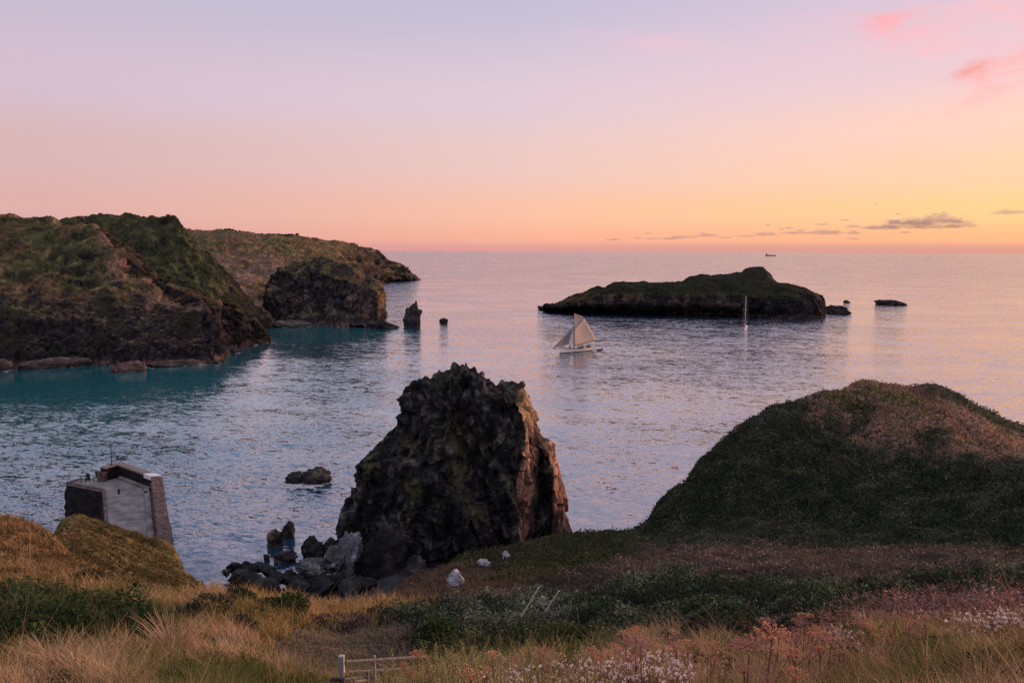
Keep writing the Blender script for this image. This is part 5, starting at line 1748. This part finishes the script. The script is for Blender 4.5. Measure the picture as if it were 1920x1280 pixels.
leaves('undergrowth', {
    'bush': (1.25, .12, [(.018, .030, .014), (.030, .048, .020), (.055, .075, .030)]),
    'shrub': (1.15, .12, [(.016, .026, .015), (.034, .054, .030), (.066, .086, .052), (.13, .14, .11)]),
    'purp': (1.0, .12, [(.045, .044, .034), (.100, .076, .062), (.155, .105, .092), (.085, .072, .055)]),
    'spur': (1.1, .12, [(.024, .032, .014), (.045, .056, .022), (.085, .075, .035), (.05, .045, .03)]),
    'brown': (.9, .12, [(.05, .045, .026), (.12, .070, .050), (.17, .095, .065), (.09, .06, .04)]),
    'mfront': (1.15, .14, [(.022, .031, .020), (.044, .060, .032), (.075, .066, .042), (.09, .095, .068)]),
    'weed': (1.0, .2, [(.05, .07, .02), (.08, .10, .03)]),
    'tan': (.9, .16, [(.035, .04, .018), (.07, .06, .025), (.12, .08, .045)]),
    'tan2': (.9, .16, [(.035, .04, .018), (.07, .06, .025), (.13, .085, .05)]),
    'dry': (.9, .14, [(.03, .035, .015), (.07, .05, .02), (.13, .08, .035)]),
    'knoll': (.8, .14, [(.05, .035, .018), (.10, .06, .028)]),
    'path': (.7, .05, [(.09, .075, .05), (.16, .12, .09), (.05, .05, .03)]),
    'olive': (.9, .16, [(.022, .024, .012), (.045, .04, .018), (.08, .06, .025)]),
    'mtop': (.9, .12, [(.06, .07, .028), (.17, .085, .075), (.10, .095, .038), (.05, .06, .03)]),
    'seed': (.9, .2, [(.06, .05, .025), (.13, .085, .06)]),
    'green': (1.0, .15, [(.08, .09, .035), (.13, .14, .05), (.16, .13, .06)]),
    'pink': (1.0, .25, [(.07, .045, .038), (.13, .065, .06), (.18, .09, .085), (.24, .15, .14)]),
}, 540000, 'dark scrub of low leafy shrubs over the slope')
blades('grass', {
    'shrub': (.38, [(.12, .09, .07), (.18, .13, .10), (.08, .08, .05)]),
    'purp': (.30, [(.14, .085, .075), (.18, .11, .10), (.10, .08, .06)]),
    'brown': (.35, [(.13, .08, .055), (.17, .10, .07)]),
    'mfront': (.35, [(.09, .07, .05), (.13, .10, .065)]),
    'spur': (.4, [(.09, .075, .04), (.06, .06, .03)]),
    'bush': (.7, [(.15, .11, .06), (.07, .08, .03)]),
    'pink': (.4, [(.22, .11, .10), (.28, .17, .13)]),
    'green': (.4, [(.16, .14, .05), (.22, .17, .07)]),
}, 30000, 'thin dry stems standing out of the scrub')

blades('grass', {
    'tan': (.52, [(.22, .13, .07), (.34, .21, .13), (.16, .09, .06)]),
    'tan2': (.52, [(.24, .13, .08), (.34, .21, .13), (.18, .09, .07)]),
    'dry': (.45, [(.26, .15, .06), (.34, .2, .09)]),
    'path': (.3, [(.26, .17, .10)]),
    'seed': (.5, [(.26, .15, .10)]),
    'weed': (.5, [(.24, .15, .07), (.14, .13, .05)]),
}, 14000, 'bent and broken dead stems among the grass', 2.6)

# ------------------------------------------------------------------ single plants
def blade_clump(n, h, spread, cols, seed, wid=.006, droop=.5):
    r = np.random.default_rng(seed)
    V = []; Fq = []; C = []
    for i in range(n):
        th = r.uniform(0, 2 * math.pi); d = spread * r.random() ** .6
        hh = h * r.uniform(.55, 1.1)
        out = np.array([math.cos(th), math.sin(th)])
        b = np.array([*(out * d * .35), 0.0])
        sd_ = np.array([-math.sin(th + r.normal(0, .8)), math.cos(th), 0]) * wid
        c = np.array(cols[r.integers(len(cols))]) * r.uniform(.75, 1.25)
        k0 = len(V)
        ns = 5
        for k in range(ns):
            t = k / (ns - 1)
            p = b + np.array([*(out * (d * t + droop * hh * t * t * .7)), hh * (t - .28 * droop * t * t)])
            w_ = 1 - .85 * t
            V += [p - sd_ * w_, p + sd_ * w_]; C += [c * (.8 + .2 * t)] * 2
        Fq += [[k0 + 2 * k, k0 + 2 * k + 1, k0 + 2 * k + 3, k0 + 2 * k + 2] for k in range(ns - 1)]
    return np.array(V), np.array(Fq), np.array(C)


straw = [(.48, .30, .19), (.42, .25, .15), (.52, .36, .24), (.36, .23, .12)]
for i, (px, py, h, sp, lb) in enumerate([
        (325, 1228, 1.0, .42, 'tall pinkish straw tussock fanning out on the left slope'),
        (205, 1262, .75, .3, 'pale straw tussock below the dark bush near the lower left'),
        (105, 1262, .7, .35, 'straw tussock in front of the dark bush at the far left'),
        (440, 1240, .6, .3, 'short straw tussock beside the trampled path'),
        (265, 1150, .7, .4, 'straw tussock on the grass shelf behind the dark bush'),
        (395, 1140, .7, .4, 'sunlit straw tussock near the lip of the grass shelf'),
        (1740, 1262, .55, .3, 'straw tussock in the grass of the lower right'),
        (1560, 1235, .5, .3, 'straw tussock under the dried umbels at the right')]):
    p, r = on_ground(px, py)
    V, Fq, C = blade_clump(150 if i == 0 else 90, h, sp, straw, 40 + i, wid=.004 + .0004 * r)
    o = mesh_np('grass_tussock', V, Fq, M_BLADE, C)
    o.location = Vector(p) - Vector((0, 0, .03))
    tag(o, lb, 'grass tussock', 'straw tussocks on the slope')


def bush_mesh(n, rad, hgt, cols, seed, leaf=.05):
    r = np.random.default_rng(seed)
    lobes = [(r.normal(0, .45, 2) * rad, r.uniform(.45, .8)) for _ in range(6)]
    d = r.normal(size=(n, 3)); d[:, 2] = np.abs(d[:, 2]); d /= np.linalg.norm(d, axis=1)[:, None]
    li = r.integers(0, 6, n)
    cen = np.array([[*l[0], 0] for l in lobes])[li]; s = np.array([l[1] for l in lobes])[li]
    p = cen + d * (s * r.uniform(.55, 1.05, n) ** .6)[:, None] * np.array([rad, rad, hgt])
    d1 = r.normal(size=(n, 3)); d1 /= np.linalg.norm(d1, axis=1)[:, None]
    d2 = r.normal(size=(n, 3)); d2 -= (d2 * d1).sum(1)[:, None] * d1; d2 /= np.linalg.norm(d2, axis=1)[:, None]
    L = (leaf * r.uniform(.6, 1.4, n))[:, None]
    V = np.stack([p - d1 * L, p + d2 * L * .45, p + d1 * L, p - d2 * L * .45], 1).reshape(-1, 3)
    c = np.array(cols)[r.integers(0, len(cols), n)] * r.uniform(.6, 1.4, n)[:, None]
    return V, np.arange(n)[:, None] * 4 + np.array([[0, 1, 2, 3]]), np.repeat(c, 4, 0)


gcols = [(.020, .034, .015), (.034, .052, .022), (.055, .075, .03)]
dcols = [(.030, .032, .022), (.05, .048, .035), (.08, .07, .05)]
for i, (px, py, rad, hg, cols, lb) in enumerate([
        (40, 1215, 1.0, .9, gcols, 'dark green bramble bush at the left edge of the slope'),
        (120, 1215, 1.1, 1.0, gcols, 'tallest dark green bramble bush in the thicket on the left'),
        (200, 1205, 1.0, .9, gcols, 'dark bramble bush at the right end of the left thicket'),
        (240, 1190, .7, .7, gcols, 'bright leaved bramble bush beside the tall straw tussock'),
        (350, 1165, .9, .55, dcols, 'low dark bush behind the tall straw tussock'),
        (525, 1158, .9, .6, gcols, 'round dark green bush on the yellow grass shelf'),
        (445, 1135, .6, .5, gcols, 'small olive bush near the lip of the shelf'),
        (435, 1185, .7, .5, dcols, 'purplish low bush left of the trampled path'),
        (700, 1162, .5, .35, [(.10, .05, .035), (.14, .07, .045)], 'small red brown bush on the yellow shelf'),
        (640, 1180, .8, .4, [(.10, .065, .05), (.13, .085, .07)], 'low purplish brown bush at the top of the path'),
        (160, 1092, .9, .5, [(.05, .045, .03), (.08, .06, .04)], 'dark bush on the side of the straw covered knoll'),
        (800, 1215, .8, .8, gcols, 'dark green bush right behind the wooden gate'),
        (1090, 1195, .7, .7, [(.05, .07, .025), (.08, .10, .035)], 'bright green bush in the middle of the dark scrub'),
        (1620, 1255, .5, .4, dcols, 'small dark bush in the grass at the lower right'),
        (1880, 1275, .45, .4, gcols, 'green bush at the lower right corner')]):
    p, r = on_ground(px, py)
    b = empty('bush', p)
    V, Fq, C = bush_mesh(int(4200 * min(1, 14 / r + .25)), rad, hg, cols, 70 + i, leaf=.026 + .0013 * r)
    mesh_np('foliage', V, Fq, M_LEAF, C, parent=b)
    mb = MB()
    rr = random.Random(i)
    for k in range(7):
        t = rr.uniform(0, 6.28)
        mb.tube([(0, 0, -.1), (math.cos(t) * rad * .3, math.sin(t) * rad * .3, hg * .4), (math.cos(t) * rad * .6, math.sin(t) * rad * .6, hg * .75)], [.02, .014, .006], 5)
    mb.build('stem', M_SPARD, b)
    tag(b, lb, 'bush')

# dried umbels
M_DRYSTEM = mat_principled('dry_stem', (.20, .10, .07), .9, .3, 8.0)
M_UMBEL = [mat_principled('dry_umbel_' + w_, c_, .95, .4, 20.0) for w_, c_ in (('rust', (.46, .19, .105)), ('tan', (.50, .27, .15)), ('rose', (.36, .15, .125)))]


def umbel_proto(seed):
    r = random.Random(seed)
    root = empty('umbel_plant', (0, 0, 0))
    H = r.uniform(.75, .95)
    mb = MB()
    mb.tube([(0, 0, -.08), (.02, 0, H * .5), (.03, .02, H)], [.012, .010, .006], 5)
    heads = [((.03, .02, H), r.uniform(.11, .145))]
    for k in range(r.choice((1, 2, 3))):
        t = r.uniform(0, 6.28); d = r.uniform(.12, .22); h = H * r.uniform(.7, .92)
        mb.tube([(.02, 0, H * .45), (math.cos(t) * d * .6, math.sin(t) * d * .6, h * .8), (math.cos(t) * d, math.sin(t) * d, h)], [.008, .006, .004], 5)
        heads.append(((math.cos(t) * d, math.sin(t) * d, h), r.uniform(.06, .09)))
    mb.build('stem', M_DRYSTEM, root)
    for c, rad in heads:
        mh = MB()
        V, Fc = ICO[2]
        nray = 16
        for k in range(nray):
            rr_ = rad * math.sqrt((k + .5) / nray); t = k * 2.4
            e_ = (c[0] + math.cos(t) * rr_, c[1] + math.sin(t) * rr_, c[2] + .07 - .04 * (rr_ / rad) ** 2 + r.uniform(-.008, .008))
            mh.tube([c, e_], [.002, .002], 3, cap=False)
            s = rad * r.uniform(.14, .2)
            for m_ in range(5):
                q = (e_[0] + r.gauss(0, s * .7), e_[1] + r.gauss(0, s * .7), e_[2] + r.gauss(0, s * .25))
                k_ = s * .45
                mh.add([(q[0] + k_, q[1], q[2]), (q[0] - k_, q[1], q[2]), (q[0], q[1] + k_, q[2]), (q[0], q[1] - k_, q[2]), (q[0], q[1], q[2] + k_), (q[0], q[1], q[2] - k_)],
                       [(0, 2, 4), (2, 1, 4), (1, 3, 4), (3, 0, 4), (2, 0, 5), (1, 2, 5), (3, 1, 5), (0, 3, 5)])
        mh.build('seed_head', M_UMBEL[seed % 3], root)
    return root


UP = [umbel_proto(s) for s in range(6)]
used = set()
UM = [(785, 1232, 1), (925, 1225, 1), (1010, 1236, 1), (880, 1262, 1), (1175, 1190, 1), (1165, 1205, .9), (1192, 1200, 1), (1150, 1212, .8), (1205, 1222, 1), (1140, 1222, .8), (1260, 1180, .9), (1262, 1198, .7), (1270, 1216, .8), (1295, 1200, .9), (1300, 1215, .8), (1330, 1208, 1), (1328, 1220, .9),
      (1405, 1212, 1.2), (1425, 1212, 1.2), (1448, 1210, 1), (1440, 1178, 1), (1460, 1180, 1), (1445, 1198, .8), (1495, 1165, .9), (1508, 1170, 1), (1530, 1170, .9), (1545, 1168, .9), (1540, 1185, 1), (1570, 1178, .9), (1495, 1200, .9), (1515, 1200, .8), (1575, 1195, .8), (1600, 1180, .8), (1626, 1172, .8), (1640, 1172, .7),
      (1682, 1166, .8), (1700, 1170, .7), (1660, 1180, .7), (1480, 1215, .8), (1372, 1212, .7), (1235, 1212, .7), (1110, 1226, .8), (1740, 1165, .7), (1605, 1205, .8), (1550, 1215, .8), (640, 1290, .9), (1355, 1218, .7), (1420, 1190, .7)]
UL = 'dried brown umbel plant standing against the dark scrub'
for i, (px, py, s) in enumerate(UM):
    r = 9.5 + 2.5 * ((i * 37) % 10) / 10
    # foot of the plant: below the head by its own height, on the ground at that range
    k = i % 6
    az, w = azw(px, py)
    jl = math.log(r)
    # walk out until the head reaches the wanted height
    best = None
    for rr in np.linspace(6.0, 15, 60):
        zg = float(gsample(GROUND, np.array([az]), np.array([math.log(rr)]))[0])
        head = zg + .86 * s
        err = abs((EYE[2] - head) / rr - w)
        if best is None or err < best[0]:
            best = (err, rr, zg)
    _, rr, zg = best
    if k not in used:
        o = UP[k]; used.add(k)
    else:
        o = copy_tree(UP[k])
    o.location = Vector((math.sin(az) * rr, math.cos(az) * rr, zg))
    o.scale = (s, s, s)
    o.rotation_euler = (random.gauss(0, .06), random.gauss(0, .06), random.uniform(0, 6.28))
    tag(o, UL, 'umbel plant', 'dried umbel plants along the slope')

# pale fluffy seed heads
M_FLUFF = mat_principled('seed_fluff', (.78, .62, .58), .95, .25, 30.0)


def fluff_proto(seed):
    r = random.Random(seed)
    root = empty('thistle', (0, 0, 0))
    mb = MB()
    for k in range(8):
        t = r.uniform(0, 6.28); d = r.uniform(.03, .26); h = r.uniform(.32, .6)
        e_ = (math.cos(t) * d, math.sin(t) * d, h)
        mb.tube([(0, 0, -.05), (e_[0] * .5, e_[1] * .5, h * .55), e_], [.006, .005, .003], 4, cap=False)
        hd_ = MB()
        for f in range(16):
            v = Vector((r.gauss(0, 1), r.gauss(0, 1), r.gauss(.2, 1))).normalized() * r.uniform(.014, .030)
            w_ = v.orthogonal().normalized() * .007
            hd_.add([(e_[0] - v.x * .2, e_[1] - v.y * .2, e_[2] - v.z * .2), (e_[0] + v.x + w_.x, e_[1] + v.y + w_.y, e_[2] + v.z + w_.z), (e_[0] + v.x - w_.x, e_[1] + v.y - w_.y, e_[2] + v.z - w_.z)], [(0, 1, 2)])
        hd_.build('seed_head', M_FLUFF, root)
    mb.build('stem', M_DRYSTEM, root)
    return root


FP = [fluff_proto(100 + s) for s in range(6)]
usedf = set()
FL = [(random.gauss(1190, 60), random.gauss(1245, 14)) for _ in range(46)] + [(random.uniform(930, 1290), random.uniform(1238, 1280)) for _ in range(46)] + \
     [(random.gauss(1870, 35), random.gauss(1142, 9)) for _ in range(22)] + [(random.gauss(1590, 22), random.gauss(1192, 6)) for _ in range(12)] + [(random.uniform(880, 1100), random.uniform(1262, 1285)) for _ in range(14)]
for i, (px, py) in enumerate(FL):
    k = i % 6
    az, w = azw(px, py)
    s = random.uniform(.7, 1.1)
    best = None
    for rr in np.linspace(5.2, 15, 50):
        zg = float(gsample(GROUND, np.array([az]), np.array([math.log(rr)]))[0])
        err = abs((EYE[2] - zg - .5 * s) / rr - w)
        if best is None or err < best[0]:
            best = (err, rr, zg)
    _, rr, zg = best
    if k not in usedf:
        o = FP[k]; usedf.add(k)
    else:
        o = copy_tree(FP[k])
    o.location = Vector((math.sin(az) * rr, math.cos(az) * rr, zg))
    o.scale = (s, s, s)
    o.rotation_euler = (0, 0, random.uniform(0, 6.28))
    tag(o, 'wild plant with pale fluffy seed heads in the grass', 'thistle', 'plants with pale seed heads')

# leafy green plants round the gate


def leafy_proto(seed):
    r = np.random.default_rng(seed)
    root = empty('leafy_plant', (0, 0, 0))
    H = r.uniform(.7, .95)
    V = []; Fq = []; C = []
    mb = MB()
    for st in range(4):
        lean = r.normal(0, .14, 2)
        hh = H * r.uniform(.75, 1.05)
        mb.tube([(0, 0, -.05), (lean[0] * .5, lean[1] * .5, hh * .5), (lean[0], lean[1], hh)], [.007, .006, .003], 4, cap=False)
        for k in range(64):
            t = .12 + .88 * (k / 63) ** .9
            a = k * 2.4 + r.normal(0, .3)
            c0 = np.array([lean[0] * t, lean[1] * t, hh * t])
            L = .085 * (1.15 - .75 * t) * r.uniform(.8, 1.2)
            out = np.array([math.cos(a), math.sin(a), .75 + .4 * t]); out /= np.linalg.norm(out)
            sd_ = np.array([-math.sin(a), math.cos(a), 0]) * L * .2
            k0 = len(V)
            V += [c0, c0 + out * L * .5 + sd_, c0 + out * L, c0 + out * L * .5 - sd_]
            Fq.append([k0, k0 + 1, k0 + 2, k0 + 3])
            base = np.array([.15, .15, .055]) * (1 - t) + np.array([.34, .31, .13]) * t
            C += [base * r.uniform(.7, 1.3)] * 4
    mb.build('stem', M_DRYSTEM, root)
    mesh_np('leaves', np.array(V), np.array(Fq), M_LEAF, np.array(C), parent=root)
    return root


LP = [leafy_proto(300 + s) for s in range(5)]
usedl = set()
pos_l = [(random.uniform(740, 1120), random.gauss(1225, 16)) for _ in range(42)] + [(random.uniform(700, 1000), random.uniform(1235, 1278)) for _ in range(44)] + [(random.gauss(1010, 40), random.gauss(1205, 6)) for _ in range(10)] + [(618, 1275), (612, 1280)]
for i, (px, py) in enumerate(pos_l):
    if px < 790 and py < 1252 and px > 630:
        px += 120
    k = i % 5
    az, w = azw(px, py)
    s = random.uniform(.75, 1.1)
    best = None
    for rr in np.linspace(6.2, 13, 50):
        zg = float(gsample(GROUND, np.array([az]), np.array([math.log(rr)]))[0])
        err = abs((EYE[2] - zg - .8 * s) / rr - w)
        if best is None or err < best[0]:
            best = (err, rr, zg)
    _, rr, zg = best
    if k not in usedl:
        o = LP[k]; usedl.add(k)
    else:
        o = copy_tree(LP[k])
    o.location = Vector((math.sin(az) * rr, math.cos(az) * rr, zg))
    o.scale = (s, s, s)
    o.rotation_euler = (0, 0, random.uniform(0, 6.28))
    tag(o, 'upright olive green leafy plant in the patch beside the gate', 'plant', 'leafy plants beside the gate')

# ------------------------------------------------------------------ gate and stakes
gp, gr = on_ground(640, 1262)
gr = 13.0


def gpt(px, py, r=gr):
    return at(px, py, r)


p_post = gpt(640, 1227)
gate = empty('gate', (p_post[0], p_post[1], p_post[2] - 1.25))
tag(gate, 'weathered wooden gate with pale rails half hidden by leafy plants', 'gate')
G0 = np.array(gate.location)
MB().box((0, 0, .55), (.085, .085, 1.1)).build('post', mat_principled('dark_post_wood', (.085, .065, .055), .9, .4, 9.0, .5), gate, bevel=.01)
MB().box((0, 0, 1.06), (.093, .093, .36)).build('post_cap', M_WOODWHITE, gate, bevel=.012)
for (x0, y0, x1, y1, r1, th_) in ((648, 1240, 800, 1230, 14.2, .055), (652, 1259, 770, 1252, 14.0, .05), (640, 1273, 712, 1267, 13.5, .05), (664, 1277, 712, 1272, 13.6, .05)):
    a = gpt(x0, y0, gr) - G0; b = gpt(x1, y1, r1) - G0
    t = Vector(b - a); L_ = t.length
    R3 = t.to_track_quat('X', 'Z').to_matrix()
    MB().box(Vector((a + b) / 2), (L_, .03, th_ * .8), R3).build('rail', M_WOODPALE, gate, bevel=.008)
a = gpt(703, 1225, 13.45) - G0
MB().box((a[0], a[1] - .06, a[2] - .42), (.04, .035, .84)).build('upright', M_WOODWHITE, gate, bevel=.006)
a = gpt(690, 1256, 13.35) - G0
MB().box((a[0], a[1] - .05, a[2] - .15), (.04, .035, .3)).build('upright', M_WOODPALE, gate, bevel=.006)
a = gpt(622, 1262, 12.9) - G0
MB().box((a[0] + .1, a[1], a[2] - .10), (.24, .06, .06)).build('step', mat_principled('dark_step_wood', (.06, .05, .05), .9, .4, 9.0, .5), gate, bevel=.01)

M_STAKE = mat_principled('bleached_stake', (.50, .45, .41), .85, .15, 9.0, .3)
for (x0, y0, x1, y1, lb) in ((1011, 1100, 984, 1143, 'long pale stake leaning in the scrub, the left of two'), (1048, 1107, 1029, 1133, 'shorter pale stake leaning in the scrub, the right of two')):
    # the stake stands where its lower end comes out of the scrub
    az_, w_ = azw(x1, y1)
    i_ = int(np.searchsorted(AZ, az_))
    wt = (EYE[2] - GROUND[i_] - CAN_TOP[i_] * 1.1 - .15) / np.exp(LR)
    r_ = float(np.exp(LR[np.argmax(wt <= w_)])) - 1.2
    top = at(x0, y0, r_); bot = at(x1 - 6, y1 + 12, r_ + .1)
    mb = MB(); o = mb.tube([bot - bot, top - bot], [.026, .020], 6).build('stake', M_STAKE)
    o.location = Vector(bot)
    tag(o, lb, 'stake', 'pale stakes in the scrub')
